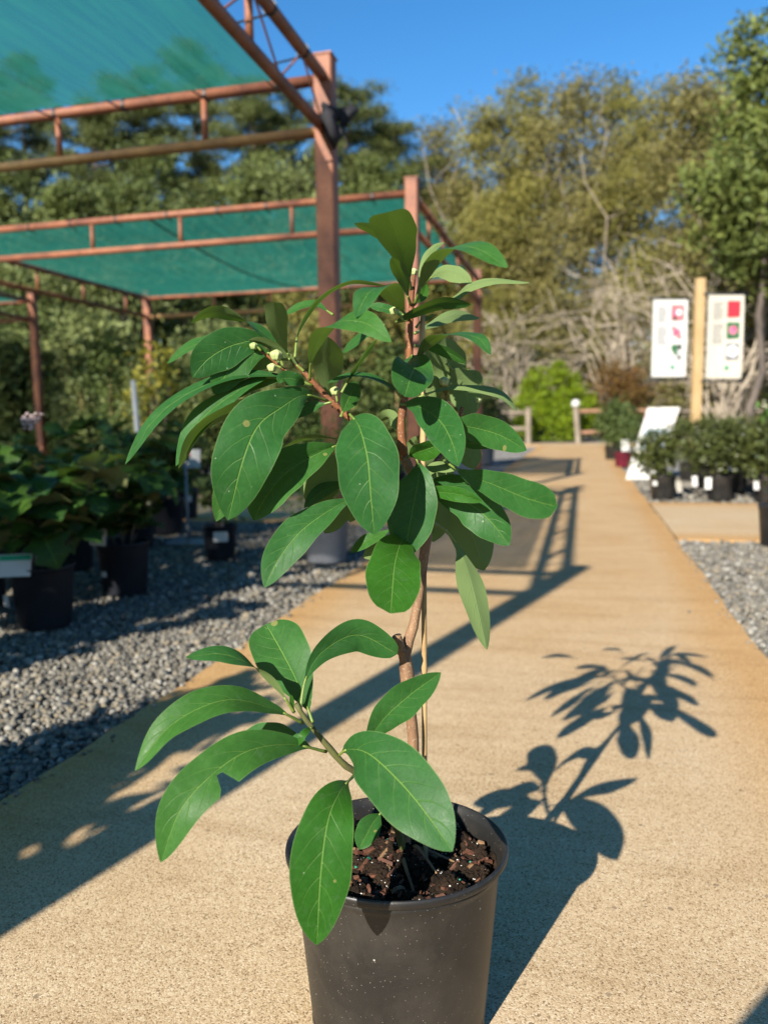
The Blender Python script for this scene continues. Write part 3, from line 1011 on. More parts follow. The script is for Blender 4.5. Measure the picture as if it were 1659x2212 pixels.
CAMP = Vector((0, 0, CAM_H))
def make_leaf(pts, width, roll=0.0, roll2=None, fold=0.18, pet=0.10, ea=1.05, eb=0.78, sdir=None, mat='leaf', wave=0.10, notch=None, curl=0.0, seed=0, parent=None, base=None, face=None):
    rows, cols = 40, 10
    C = spline(pts, rows)
    L = sum((b - a).length for a, b in zip(C[:-1], C[1:]))
    pk = ea / (ea + eb)
    nm = (pk ** ea) * ((1 - pk) ** eb)
    roll2 = roll if roll2 is None else roll2
    rs = random.Random(seed)
    f1, p1, p2 = rs.uniform(7, 12), rs.uniform(0, 6), rs.uniform(0, 6)
    vs, fs, uv = [], [], []
    for i, c in enumerate(C):
        t = i / rows
        T = (C[min(i + 1, rows)] - C[max(i - 1, 0)]).normalized()
        V = ((face if face is not None else CAMP - c)).normalized()
        Sd = T.cross(V)
        if Sd.length < 1e-4:
            Sd = Vector((1, 0, 0))
        Sd.normalize()
        f_ = min(1, max(0, (t - 0.25) / 0.5)); f_ = f_ * f_ * (3 - 2 * f_)
        ang = R(roll + (roll2 - roll) * f_)
        if sdir is not None:
            Sd = _r * sdir[0] + _u * sdir[1]
            Sd = (Sd - T * Sd.dot(T)).normalized()
        else:
            Sd = Matrix.Rotation(ang, 3, T) @ Sd
        N = Sd.cross(T).normalized()
        if t < pet:
            w = 0.0016
        else:
            s = (t - pet) / (1 - pet)
            w = max(0.0016 if s < 0.5 else 0.0004, 0.5 * width * (s ** ea) * (max(1 - s, 0) ** eb) / nm)
        for j in range(cols + 1):
            v = -1 + 2 * j / cols
            wl = w
            if notch and ((v > 0) == (notch[0] > 0)) and notch[1] < t < notch[2]:
                q = 1 - abs((t - 0.5 * (notch[1] + notch[2])) / (0.5 * (notch[2] - notch[1])))
                wl = w * (1 - notch[3] * min(1, q * 2.2))
            wl *= 1 + 0.025 * math.sin(f1 * 2.3 * t + p2 + (2 if v > 0 else 0))
            x = v * wl
            a = abs(v)
            zz = fold * wl * (a - 0.25 * a * a) + curl * wl * a * a
            zz += wave * w * a * a * math.sin(f1 * t + p1 + (2.4 if v > 0 else 0))
            if t < pet:
                zz = 0.0014 * a
            vs.append(c + Sd * x + N * zz)
            uv.append((t, (v + 1) / 2))
    for i in range(rows):
        for j in range(cols):
            a = i * (cols + 1) + j
            fs.append((a, a + 1, a + cols + 2, a + cols + 1))
    base = base if base is not None else pbase
    me = bpy.data.meshes.new('leaf')
    me.from_pydata([tuple(v - base) for v in vs], [], fs)
    ul = me.uv_layers.new(name='UVMap')
    idx = np.zeros(len(me.loops), np.int32)
    me.loops.foreach_get('vertex_index', idx)
    ul.data.foreach_set('uv', np.array(uv, np.float32)[idx].ravel())
    me.polygons.foreach_set('use_smooth', [True] * len(me.polygons))
    me.materials.append(M[mat])
    # make sure the upper side is the front face
    ob = bpy.data.objects.new('leaf', me)
    COL.objects.link(ob)
    ob.parent = parent or plant
    # petiole
    n_p = max(3, int(rows * (pet + 0.05)))
    MB().tube(C[:n_p + 1], [0.0022 - 0.0008 * k / n_p for k in range(n_p + 1)], 6).build('petiole', M['petiole'], ob, base, smooth=True)
    return ob

# stem, branches, stake
def D(px, py, dd=0.0):
    return at(px, py, PY + dd)
def branch(name, pts, r0, r1, mat, n=12, parent=None, knots=None):
    C = spline(pts, 30)
    rad = []
    for k in range(31):
        t = k / 30
        r = r0 + (r1 - r0) * t
        r *= 1 + 0.06 * math.sin(k * 1.9) + 0.05 * math.sin(k * 0.83 + 1)
        rad.append(r)
    for kk, am in (knots or {}).items():
        rad[kk] *= am
    return MB().tube(C, rad, n, jit=0.03).build(name, M[mat], parent or plant, pbase, smooth=True)

stem_base = Vector((PC.x + 0.012, PY + 0.012, SZ - 0.02))
stem = branch('stem', [stem_base, D(876, 1800, 0.01), D(893, 1640, 0.005), D(884, 1500, 0), D(876, 1412, 0), D(893, 1352, 0.005), D(905, 1280, 0.01), D(916, 1200, 0.012), D(922, 1140, 0.01), D(905, 1060, 0.0), D(872, 985, -0.01)],
              0.0090, 0.0062, 'bark', 14, knots={14: 1.25, 15: 1.3})
branch('stump', [D(878, 1440, 0), D(869, 1410, -0.006), D(857, 1374, -0.012)], 0.0070, 0.0066, 'bark', 12, parent=stem)
branch('leader', [D(872, 985, -0.01), D(866, 920, -0.005), D(873, 866, 0), D(884, 787, 0), D(887, 693, 0), D(891, 627, 0), D(895, 592, 0)], 0.0060, 0.0030, 'bark_red', 10, parent=stem)
br_l = branch('branch', [D(874, 990, -0.01), D(820, 950, -0.005), D(749, 897, 0.0), D(700, 850, 0.0), D(664, 812, 0.0), D(640, 785, 0.0), D(628, 768, 0.0)], 0.0056, 0.0030, 'bark_red', 10)
branch('twig', [K(1, 1080, 1000, 0.0), K(1, 1000, 950, -0.005), K(1, 930, 890, -0.01), K(1, 870, 845, -0.01)], 0.0026, 0.0016, 'bark_red', 8, parent=br_l)
br_r = branch('branch', [D(905, 1062, 0.0), D(922, 1030, 0.03), D(940, 1000, 0.06), D(962, 965, 0.09), D(985, 930, 0.11), D(998, 880, 0.12)], 0.0050, 0.0026, 'bark_red', 10)
br_low = branch('branch', [Vector((PC.x + 0.012, PY + 0.008, SZ + 0.0)), D(850, 1770, -0.03), D(783, 1682, -0.10), D(741, 1649, -0.115), D(700, 1602, -0.12), D(660, 1553, -0.12), D(640, 1520, -0.12)], 0.0062, 0.0034, 'bark_green', 10)
for (a, b, c) in (((-0.02, 0.02), (-0.05, -0.02), 0.004), ((0.02, -0.01), (0.05, -0.05), 0.0035), ((0.0, -0.02), (0.015, -0.075), 0.004), ((0.03, 0.01), (0.085, 0.0), 0.003)):
    p = [stem_base + Vector((a[0] * 0.4, a[1] * 0.4, 0.03)), pbase + Vector((a[0] + 0.01, a[1], soil_z(a[0], a[1]) + 0.006)), pbase + Vector((b[0] + 0.01, b[1], soil_z(b[0], b[1]) - 0.004))]
    branch('surface_root', p, c, c * 0.4, 'chip_pale', 7, parent=stem)
sk = [D(919, 1862, 0.0), D(917, 1640, 0.02), D(916, 1300, 0.022), D(914, 960, 0.026), D(912, 681, 0.03)]
stake_c = spline(sk, 60)
MB().tube(stake_c, [0.0038 * (1.18 if k in (9, 22, 36, 47) else 1.0) for k in range(61)], 10).build('stake', M['bamboo'], plant, pbase, smooth=True)

# leaves: crop, [(x, y, depth offset)...], width in crop pixels, options
LEAVES = [
    # low branch
    (5, [(862, 612, -.12), (720, 545, -.15), (500, 505, -.19), (250, 620, -.22), (80, 835, -.24)], 165, dict(roll=32, fold=.3)),
    (5, [(972, 746, -.12), (800, 712, -.16), (600, 745, -.20), (420, 870, -.23), (285, 1030, -.25), (200, 1262, -.26)], 235, dict(roll=14, fold=.28, notch=(-1, .56, .63, .85))),
    (5, [(950, 742, -.115), (820, 708, -.10), (680, 705, -.08), (505, 760, -.07)], 190, dict(roll=16)),
    (5, [(822, 562, -.12), (740, 445, -.13), (625, 345, -.14), (480, 290, -.15), (316, 305, -.16)], 110, dict(roll=128, roll2=38, fold=.1)),
    (5, [(908, 610, -.12), (865, 490, -.10), (790, 330, -.07), (690, 150, -.03)], 270, dict(roll=4, ea=1.0, eb=.42, fold=.2)),
    (5, [(848, 560, -.12), (878, 400, -.10), (960, 275, -.08), (1120, 200, -.05), (1303, 290, -.04)], 165, dict(roll=22, ea=1.0, eb=.5, pet=.18)),
    (5, [(1130, 770, -.11), (1225, 610, -.14), (1350, 490, -.17), (1506, 376, -.20)], 165, dict(roll=10, fold=.35)),
    (5, [(1020, 772, -.11), (1075, 735, -.14), (1175, 760, -.18), (1330, 905, -.22), (1455, 1060, -.25), (1560, 1212, -.27)], 330, dict(roll=0, fold=.16)),
    (6, [(585, 155, -.11), (505, 245, -.165), (430, 420, -.205), (385, 740, -.23), (362, 1172, -.24)], 385, dict(roll=-6, fold=.14, mat='leaf_young')),
    (6, [(760, 362, -.03), (700, 440, -.05), (650, 530, -.07), (615, 598, -.08)], 150, dict(roll=10, fold=.6)),
    (5, [(905, 632, -.125), (885, 645, -.14), (860, 672, -.15), (834, 722, -.15)], 40, dict(roll=20, mat='leaf_young')),
    (5, [(820, 560, -.12), (812, 520, -.12), (806, 480, -.12)], 24, dict(roll=20, mat='leaf_young')),
    # left branch
    (1, [(1066, 905, 0), (1022, 840, -.02), (980, 720, -.055), (957, 565, -.10)], 135, dict(roll=168, ea=1.1, eb=.38, pet=.12, mat='leaf_young')),
    (1, [(1060, 892, -0.002), (960, 800, -0.005), (810, 690, -0.013), (660, 630, -0.016), (560, 635, -0.019), (472, 690, -0.023)], 150, dict(roll=48, roll2=125, fold=.1)),
    (1, [(985, 850, -0.005), (880, 790, -0.013), (720, 815, -0.023), (580, 890, -0.034), (478, 1004, -0.040)], 235, dict(roll=-8, fold=.12)),
    (1, [(980, 845, -0.002), (860, 775, 0.002), (700, 750, 0.009), (490, 800, 0.012)], 150, dict(roll=72)),
    (1, [(990, 870, -0.005), (840, 865, -0.013), (710, 945, -0.019), (605, 1102, -0.023)], 200, dict(roll=0)),
    (1, [(1130, 970, -0.002), (1010, 865, -0.009), (900, 805, -0.016), (808, 788, -0.019)], 110, dict(roll=125)),
    (3, [(1180, 62, -0.002), (1000, 5, -0.009), (720, 5, -0.019), (450, 112, -0.030), (255, 265, -0.037), (88, 522, -0.044)], 160, dict(roll=62, fold=.1)),
    (3, [(1040, 30, -0.002), (900, 20, -0.009), (720, 110, -0.019), (510, 285, -0.026), (384, 532, -0.030)], 170, dict(roll=45)),
    (3, [(1090, 130, -0.002), (900, 135, -0.019), (650, 235, -0.034), (500, 350, -0.039), (398, 548, -0.040)], 160, dict(roll=118, fold=.1)),
    (3, [(1265, 150, -.005), (1130, 118, -.04), (990, 195, -.07), (860, 300, -.09), (770, 510, -.11), (688, 848, -.10)], 375, dict(roll=0, fold=.12)),
    (3, [(1100, 200, .0), (900, 350, -.02), (720, 600, -.05), (618, 855, -.06)], 200, dict(roll=0)),
    (3, [(1370, 400, -.005), (1250, 440, -.03), (1040, 560, -.05), (910, 710, -.06), (836, 848, -.06)], 260, dict(roll=8, fold=.75)),
    (3, [(1395, 228, -.005), (1450, 300, -.06), (1498, 480, -.10), (1518, 700, -.11), (1540, 932, -.11)], 385, dict(roll=-4, fold=.12, eb=.72, ea=.85)),
    (4, [(560, 560, -.01), (585, 690, -.03), (560, 850, -.04), (520, 1060, -.05), (485, 1282, -.05)], 355, dict(roll=4, fold=.16, ea=.9)),
    (4, [(560, 1020, 0.0), (470, 1150, -.05), (415, 1320, -.12), (385, 1672, -.21)], 400, dict(roll=-4, ea=.85, eb=.42, fold=.14, mat='leaf_young')),
    (3, [(1480, 700, -.01), (1330, 760, -.03), (1120, 905, -.055), (980, 1080, -.07), (900, 1242, -.08)], 225, dict(roll=14, fold=.3)),
    (3, [(1420, 600, 0.019), (1320, 645, 0.019), (1220, 690, 0.019), (1130, 775, 0.019)], 110, dict(roll=40)),
    (3, [(1400, 420, 0.029), (1310, 520, 0.033), (1230, 650, 0.037), (1180, 800, 0.037)], 210, dict(roll=178)),
    (3, [(1440, 690, 0.026), (1370, 780, 0.029), (1250, 925, 0.029)], 120, dict(roll=170)),
    (4, [(420, 1060, 0.019), (330, 1115, 0.019), (220, 1165, 0.015), (105, 1245, 0.015)], 110, dict(roll=35)),
    (4, [(440, 1100, 0.026), (340, 1180, 0.026), (260, 1240, 0.026), (195, 1280, 0.026)], 130, dict(roll=172)),
    # leader
    (2, [(618, 600, 0), (590, 460, -.035), (535, 280, -.09), (462, 96, -.16)], 285, dict(roll=165, ea=1.1, eb=.36, mat='leaf_young')),
    (2, [(600, 520, .01), (480, 300, -.03), (385, 218, -.06), (250, 168, -.09)], 105, dict(roll=140)),
    (2, [(638, 695, 0), (690, 560, -.035), (780, 400, -.09), (890, 322, -.13), (1050, 335, -.17), (1240, 455, -.20)], 215, dict(sdir=(-.96, -.28), fold=.1)),
    (2, [(655, 640, .01), (700, 420, .03), (760, 330, .05), (830, 290, .06)], 60, dict(roll=150)),
    (2, [(700, 560, .03), (790, 485, .01), (880, 485, -.02), (1008, 555, -.05)], 125, dict(roll=150)),
    (2, [(680, 720, .02), (880, 658, .06), (990, 580, .04), (1150, 540, .02), (1385, 552, .0)], 110, dict(roll=115)),
    (2, [(612, 690, -.005), (580, 590, -.03), (545, 490, -.06), (492, 388, -.10)], 100, dict(roll=160, mat='leaf_young')),
    (2, [(640, 690, 0), (690, 640, .01), (718, 560, .01)], 60, dict(roll=20, mat='leaf_young')),
    (2, [(600, 790, 0), (520, 670, -.05), (440, 585, -.10), (340, 620, -.14), (258, 778, -.16)], 215, dict(sdir=(-1, -.1), fold=.12)),
    (1, [(1165, 1020, -.03), (1175, 890, -.06), (1240, 745, -.11), (1340, 680, -.14), (1490, 690, -.17), (1640, 800, -.19)], 190, dict(sdir=(-.88, -.47), fold=.1)),
    (2, [(600, 790, 0), (520, 805, -.01), (660, 735, -.03), (820, 682, -.05), (1002, 692, -.06)], 150, dict(roll=55, pet=.16)),
    (2, [(615, 1115, 0), (690, 990, -.03), (800, 900, -.07), (950, 885, -.11), (1060, 920, -.13), (1132, 1018, -.14)], 170, dict(sdir=(-1, -.05), fold=.1)),
    (1, [(1078, 890, -.04), (1105, 720, -.02), (1220, 545, 0), (1400, 448, .03), (1605, 468, .05)], 100, dict(roll=72)),
    (1, [(1350, 1095, -.03), (1430, 950, -.02), (1500, 850, 0), (1560, 780, .02)], 70, dict(roll=65, mat='leaf_young')),
    (4, [(470, 168, 0), (390, 85, -.01), (250, 18, -.02), (100, 5, -.02), (-60, 60, -.03)], 110, dict(roll=68)),
    (2, [(620, 1020, 0), (640, 1090, -.05), (610, 1170, -.11), (575, 1290, -.15)], 300, dict(roll=-6, ea=.6, eb=.5, fold=.2, pet=.04)),
    (4, [(458, 205, -.01), (590, 225, -.05), (730, 320, -.10), (815, 470, -.14), (862, 642, -.17)], 280, dict(roll=10, fold=.3, pet=.03)),
    (4, [(660, 330, .02), (830, 345, .01), (1000, 375, -.05), (1160, 425, -.09), (1338, 528, -.13)], 235, dict(roll=18, fold=.18)),
    (4, [(760, 430, .05), (900, 470, .05), (1000, 485, .04), (1110, 500, .04)], 90, dict(roll=30)),
    (4, [(465, 618, -.005), (545, 555, -.02), (640, 520, -.04), (755, 480, -.05)], 170, dict(roll=28, fold=.45, mat='leaf_young', pet=.2)),
    (4, [(560, 760, .02), (630, 690, .01), (710, 640, 0), (860, 660, -.02)], 110, dict(roll=140, mat='leaf_young')),
    (4, [(760, 600, 0), (900, 690, -.07), (1100, 765, -.14), (1330, 860, -.21), (1555, 925, -.27)], 250, dict(roll=8, ea=.9, eb=.35, fold=.16, pet=.16)),
    (4, [(560, 800, .0), (680, 815, -.03), (850, 835, -.05), (1028, 888, -.06)], 115, dict(roll=20, mat='leaf_young')),
    (4, [(580, 830, .02), (760, 850, -.005), (930, 900, -.02), (1080, 1020, -.035), (1218, 1195, -.045)], 300, dict(roll=10, fold=.3, pet=.14)),
    (4, [(580, 800, .03), (720, 745, .02), (880, 750, .01), (1080, 800, 0)], 120, dict(roll=20)),
    (4, [(660, 820, .06), (690, 950, .08), (685, 1170, .09)], 230, dict(roll=178)),
    (4, [(720, 820, .08), (850, 960, .10), (960, 1130, .12), (1040, 1372, .13)], 320, dict(roll=174)),
    (4, [(650, 1010, .01), (790, 1110, .03), (885, 1260, .03), (960, 1480, -.03), (1060, 1925, -.09)], 225, dict(roll=142, fold=.2, pet=.22)),
    (4, [(780, -80, .10), (880, 40, .12), (920, 150, .13), (945, 295, .13)], 240, dict(roll=176)),
    (2, [(690, 900, .06), (780, 1000, .09), (860, 1100, .11), (930, 1215, .12)], 290, dict(roll=174)),
    (4, [(640, 0, .05), (680, 60, .07), (700, 175, .08)], 130, dict(roll=178)),
    (4, [(930, -40, .12), (980, 10, .13), (1000, 85, .13)], 90, dict(roll=176)),
    (4, [(560, 170, .02), (650, 130, .02), (800, 88, .03), (1000, 85, .01), (1160, 140, -.02), (1275, 258, -.05)], 150, dict(roll=112)),
    (2, [(640, 960, .02), (740, 968, .03), (850, 1000, .02), (972, 1072, .02)], 95, dict(roll=40)),
    (4, [(600, 640, .06), (680, 620, .09), (740, 660, .10), (800, 760, .10)], 200, dict(roll=178)),
    (4, [(820, 380, .10), (890, 470, .11), (940, 560, .12), (970, 660, .12)], 190, dict(roll=172)),
    (4, [(600, 420, .04), (550, 470, .05), (520, 580, .06)], 100, dict(roll=160)),
    (2, [(600, 770, 0), (520, 745, .01), (430, 715, .03), (342, 698, .04)], 80, dict(roll=40)),
    (1, [(1600, 700, .04), (1520, 740, .07), (1440, 790, .10), (1355, 862, .12)], 70, dict(roll=40)),
    (1, [(1300, 1180, .09), (1275, 1080, .07), (1268, 930, .025), (1272, 770, -.035)], 190, dict(roll=174)),
    (3, [(1345, 245, -.02), (1375, 170, -.01), (1405, 110, 0), (1445, 45, .01)], 130, dict(roll=20)),
    (1, [(1150, 1060, -.03), (1090, 1020, -.05), (1010, 1010, -.06), (985, 1040, -.07)], 90, dict(roll=10)),
    (3, [(1400, 390, .02), (1300, 372, .02), (1150, 370, .01), (995, 432, .0)], 80, dict(roll=108)),
    (3, [(1290, 160, -.02), (1180, 185, -.02), (1100, 215, -.03), (1035, 265, -.03)], 95, dict(roll=30)),
    (1, [(1050, 900, -.01), (900, 905, .01), (800, 930, .01), (690, 1065, .01)], 130, dict(roll=172)),
    (3, [(1080, 30, -.01), (940, 25, .0), (810, 65, .0), (728, 138, .0)], 100, dict(roll=30)),
    (1, [(700, 800, .10), (560, 800, .13), (450, 835, .15), (335, 922, .16)], 90, dict(roll=50)),
    (1, [(1300, 640, .10), (1200, 580, .12), (1110, 590, .13), (1015, 638, .14)], 70, dict(roll=50)),
    # far side of the crown, glimpsed between the nearer leaves
    (4, [(480, 420, .03), (420, 330, .08), (360, 290, .12), (300, 330, .15)], 110, dict(roll=150)),
    (2, [(640, 880, .03), (760, 820, .09), (900, 760, .14), (1060, 780, .18)], 110, dict(roll=130)),
    (2, [(650, 840, .02), (690, 790, .03), (780, 760, .05)], 60, dict(roll=60)),
    (3, [(1480, 560, .05), (1440, 700, .09), (1400, 860, .11)], 170, dict(roll=170)),
    (4, [(600, 980, .04), (560, 1080, .07), (560, 1220, .09)], 200, dict(roll=176)),
]
for li, (k, pts, w, op) in enumerate(LEAVES):
    P = [K(k, *p) for p in pts]
    make_leaf(P, w * kpx(k) * (P[len(P) // 2].y / PY) * (0.94 if li > 11 else 1.0), seed=li, **op)

# flower buds: ridged balls on short stalks
def bud(c, r, stalk_to, mat='bud'):
    mb = MB()
    nu, nv = 22, 12
    for i in range(nv + 1):
        th = math.pi * i / nv
        for j in range(nu):
            ph = 2 * math.pi * j / nu
            rr = r * (1 + 0.16 * math.cos(ph * 7 + th) * math.sin(th)) * (1 + 0.06 * math.cos(th * 5))
            mb.v.append(c + Vector((rr * math.sin(th) * math.cos(ph), rr * math.sin(th) * math.sin(ph), rr * 0.95 * math.cos(th))))
    for i in range(nv):
        for j in range(nu):
            a, b = i * nu + j, i * nu + (j + 1) % nu
            mb.f.append((a, a + nu, b + nu, b))
    ob = mb.build('flower_bud', M[mat], plant, pbase, smooth=True)
    MB().tube(spline([stalk_to, (stalk_to + c) * 0.5 + Vector((0, 0, 0.002)), c], 6), [0.0017] * 7, 7).build('stalk', M['petiole'], ob, pbase, smooth=True)
for (k, x, y, dd, r, sx, sy) in ((1, 838, 822, -.02, 21, 880, 850), (1, 970, 876, -.02, 32, 1010, 940), (1, 945, 948, -.015, 25, 1000, 950), (1, 1313, 1085, -.01, 26, 1325, 1150),
                                 (2, 508, 735, -.03, 26, 570, 800), (2, 632, 482, 0.0, 24, 625, 560), (4, 760, 45, .07, 34, 720, 130), (4, 1000, 180, .10, 20, 990, 240)):
    bud(K(k, x, y, dd), r * kpx(k), K(k, sx, sy, dd))

# ------------------------------------------------------------------ other potted plants
def pot_profile(r, hh):
    return [(0.0, 0.0), (r * 0.78, 0.0), (r * 0.80, 0.006), (r * 0.93, hh - 0.035), (r * 0.95, hh - 0.03), (r * 0.96, hh - 0.012), (r, hh - 0.008), (r, hh - 0.001), (r * 0.985, hh), (r * 0.95, hh - 0.004), (r * 0.92, hh - 0.05), (0.0, hh - 0.045)]
def make_pot(root, r, hh, mat='pot'):
    MB().lathe(pot_profile(r, hh)[:-1] , 28).build('pot', M[mat], root, smooth=True)
    mb = MB()
    n = 20
    mb.v.append(Vector((0, 0, hh - 0.03)))
    for j in range(n):
        a = 2 * math.pi * j / n
        mb.v.append(Vector((r * 0.935 * math.cos(a), r * 0.935 * math.sin(a), hh - 0.042 + random.uniform(0, 0.008))))
    for j in range(n):
        mb.f.append((0, 1 + j, 1 + (j + 1) % n))
    mb.build('soil', M['soil'], root, smooth=True)

def make_tag(root, x, y, z, w, hh, rx=0.1, rz=0.0, mat='white', band=None, name='plant_tag'):
    mtx = Matrix.Translation((x, y, z)) @ Matrix.Rotation(rz, 4, 'Z') @ Matrix.Rotation(rx, 4, 'X')
    t = MB().box((-w / 2, -0.0012, -hh / 2), (w / 2, 0.0012, hh / 2), mtx).build(name, M[mat], root)
    if band:
        MB().box((-w / 2 * 0.96, -0.0024, hh * 0.22), (w / 2 * 0.96, -0.0014, hh * 0.46), mtx).build('printed_band', M[band], t)
    return t

oak_meshes = []
def lobed_leaf(size, sd):
    """flat lobed leaf with a bend, base at the origin, along +X"""
    rs = random.Random(sd)
    n = 14
    top = []
    for i in range(n + 1):
        t = i / n
        w = 0.42 * math.sin(math.pi * min(1, t * 0.93 + 0.05)) ** 0.7 * (1 + 0.28 * math.sin(t * 17 + 0.6))
        top.append((t, max(w, 0.01)))
    vs, fs, uv = [], [], []
    for (t, w) in top:
        zc = 0.16 * math.sin(t * 2.2) - 0.22 * t * t
        for j, v in enumerate((-1, -0.5, 0, 0.5, 1)):
            vs.append((t * size, v * w * size, (zc + 0.12 * w * abs(v) * 2 + rs.uniform(-.012, .012)) * size))
            uv.append((t, (v + 1) / 2))
    for i in range(n):
        for j in range(4):
            a = i * 5 + j
            fs.append((a, a + 5, a + 6, a + 1))
    me = bpy.data.meshes.new('leaf')
    me.from_pydata(vs, [], fs)
    ul = me.uv_layers.new(name='UVMap')
    for lp in me.loops:
        ul.data[lp.index].uv = uv[lp.vertex_index]
    me.polygons.foreach_set('use_smooth', [True] * len(me.polygons))
    me.materials.append(M['hyd_leaf'])
    return me
for q in range(6):
    oak_meshes.append(lobed_leaf(0.125 + 0.015 * q, q))

def hydrangea(loc, label, r=0.14, hh=0.27, nleaf=130, spread=0.36, height=0.72, sd=0, tags=(), bloom=0):
    rs = random.Random(100 + sd)
    root = empty('potted_shrub', loc, rs.uniform(-0.3, 0.3))
    tag(root, label, 'potted plant', 'lobed-leaf shrubs in dark pots under the netting')
    make_pot(root, r, hh, 'pot_blue')
    tips = []
    for k in range(6):
        a = k * 1.05 + rs.uniform(-.3, .3)
        e = Vector((math.cos(a) * spread * rs.uniform(.3, .8), math.sin(a) * spread * rs.uniform(.3, .8), height * rs.uniform(.7, 1)))
        mb = MB()
        pts = limb(mb, (math.cos(a) * 0.03, math.sin(a) * 0.03, hh - 0.05), e, 0.007, 0.004, 5, 0.08, 6)
        mb.build('stem', M['trunk'], root, smooth=True)
        tips.append(pts)
    for k in range(nleaf):
        pts = rs.choice(tips)
        q = rs.randint(2, len(pts) - 1)
        p = pts[q]
        ob = bpy.data.objects.new('leaf', rs.choice(oak_meshes)); COL.objects.link(ob); ob.parent = root
        ob.location = p
        ob.rotation_euler = (rs.gauss(0, 0.3), rs.gauss(0.05, 0.4), rs.uniform(0, 6.28))
        sc = rs.uniform(0.6, 1.15)
        ob.scale = (sc, sc, sc)
    for k in range(bloom):
        V, Fc = stones(np.array([(rs.gauss(0, .022), rs.gauss(0, .022), height + 0.10 + rs.gauss(0, .02)) for _ in range(40)]), np.full(40, 0.010))
        tag(np_mesh('flower_head', V, Fc, M['bloom'], root), kind='stuff')
    for tg in tags:
        make_tag(root, *tg[0], **tg[1])
    return root

g1 = ground(100, 1348); g2 = ground(272, 1278)
hydrangea(g1, 'lobed-leaf shrub with faded bloom, long white tag lying on its dark pot rim', sd=1, bloom=1, height=0.80,
          tags=[((-0.06, -0.13, 0.29), dict(w=0.13, hh=0.10, rx=-0.5, rz=0.1, band='print_teal')), ((-0.12, -0.10, 0.13), dict(w=0.04, hh=0.05, rx=0.08, rz=-0.7))])
hydrangea(g2, 'lobed-leaf shrub in dark pot with tall white card tag standing on its rim', sd=2, height=0.74,
          tags=[((-0.06, -0.12, 0.35), dict(w=0.10, hh=0.17, rx=-0.15, rz=-0.15)), ((-0.03, -0.142, 0.12), dict(w=0.03, hh=0.03, rx=0.1, rz=-0.2))])
hydrangea(ground(-40, 1305), 'lobed-leaf shrub beside the one with the long white tag, pot cut by the picture edge', sd=3, height=0.7, tags=[((0.09, -0.11, 0.24), dict(w=0.05, hh=0.04, rx=0.1, rz=0.6))])
hydrangea(ground(160, 1228), 'lobed-leaf shrub in dark pot behind the two tagged shrubs', sd=4, height=0.8, tags=[((0.0, -0.14, 0.16), dict(w=0.05, hh=0.04, rx=0.08))])
hydrangea(ground(300, 1180), 'lobed-leaf shrub in dark pot with small square white label, behind the tall card tag', sd=5, height=0.85, r=0.13, tags=[((0.04, -0.128, 0.17), dict(w=0.055, hh=0.04, rx=0.08, rz=0.25))])
hydrangea(ground(30, 1190), 'lobed-leaf shrub in dark pot at the back of the lobed-leaf group', sd=6, height=0.85)
hydrangea(ground(200, 1165), 'lobed-leaf shrub in dark pot between the back shrub and the square label', sd=7, height=0.9)
hydrangea(ground(-90, 1250), 'lobed-leaf shrub in dark pot beside the back of the lobed-leaf group', sd=8, height=0.9)
hydrangea(ground(365, 1150), 'lobed-leaf shrub in dark pot close behind the sign stand', sd=9, height=0.85)

def bushy(name, label, cat, loc, r, hh, ells, mat, nclump, per, size, sigma, pot='pot', stems=4, tags=(), group=None, aspect=0.5, shell=0.7, bias=None):
    root = empty(name, loc, random.uniform(0, 6.28) * 0)
    tag(root, label, cat, group)
    make_pot(root, r, hh, pot)
    fo, c = crown_mesh('foliage', M[mat], root, ells, nclump, per, size, sigma, aspect=aspect, shell=shell, zmin=hh * 0.9, flat=0.9, up=0.5, bias=bias)
    for k in range(stems):
        q = c[RNG.integers(len(c))]
        mb = MB()
        limb(mb, (random.uniform(-.02, .02), random.uniform(-.02, .02), hh - 0.05), Vector(q), 0.008, 0.003, 4, 0.05, 5)
        mb.build('stem', M['trunk'], root, smooth=True)
    for tg in tags:
        make_tag(root, *tg[0], **tg[1])
    return root

# the small dark pot with a white label, the sign stand, the grey pot with ferny growth
bushy('potted_shrub', 'small sparse shrub in black pot with white label beside the sign stand', 'potted plant', ground(477, 1205), 0.115, 0.22,
      [(0, 0, 0.42, 0.10, 0.10, 0.16)], 'f_potted', 10, 14, 0.07, 0.05, 'pot_blue', tags=[((0.03, -0.112, 0.155), dict(w=0.09, hh=0.065, rx=0.1, rz=0.15))])
bushy('potted_plant', 'bright feathery plant in pale grey pot at the foot of the steel post', 'potted plant', ground(706, 1211), 0.155, 0.30,
      [(0, 0, 0.62, 0.24, 0.22, 0.28), (-0.15, 0, 0.5, 0.16, 0.16, 0.16)], 'f_fresh', 60, 30, 0.05, 0.06, 'pot_grey', aspect=0.18)
ss = empty('sign_stand', ground(408, 1172))
tag(ss, 'small card on thin metal pole with flat base between the potted shrubs', 'sign stand')
MB().box((-0.15, -0.12, 0.0), (0.15, 0.12, 0.012), None, 0.02).build('base', M['grey_metal'], ss)
MB().tube([(0, 0, 0.01), (0, 0, 0.60)], 0.011, 8).build('pole', M['grey_metal'], ss, smooth=True)
cd = MB().box((-0.075, -0.004, 0.56), (0.075, 0.004, 0.70), Matrix.Rotation(-0.25, 4, 'X')).build('card', M['white'], ss)
MB().box((-0.05, -0.0065, 0.655), (0.0, -0.0045, 0.685), Matrix.Rotation(-0.25, 4, 'X')).build('red_mark', M['print_red'], cd)

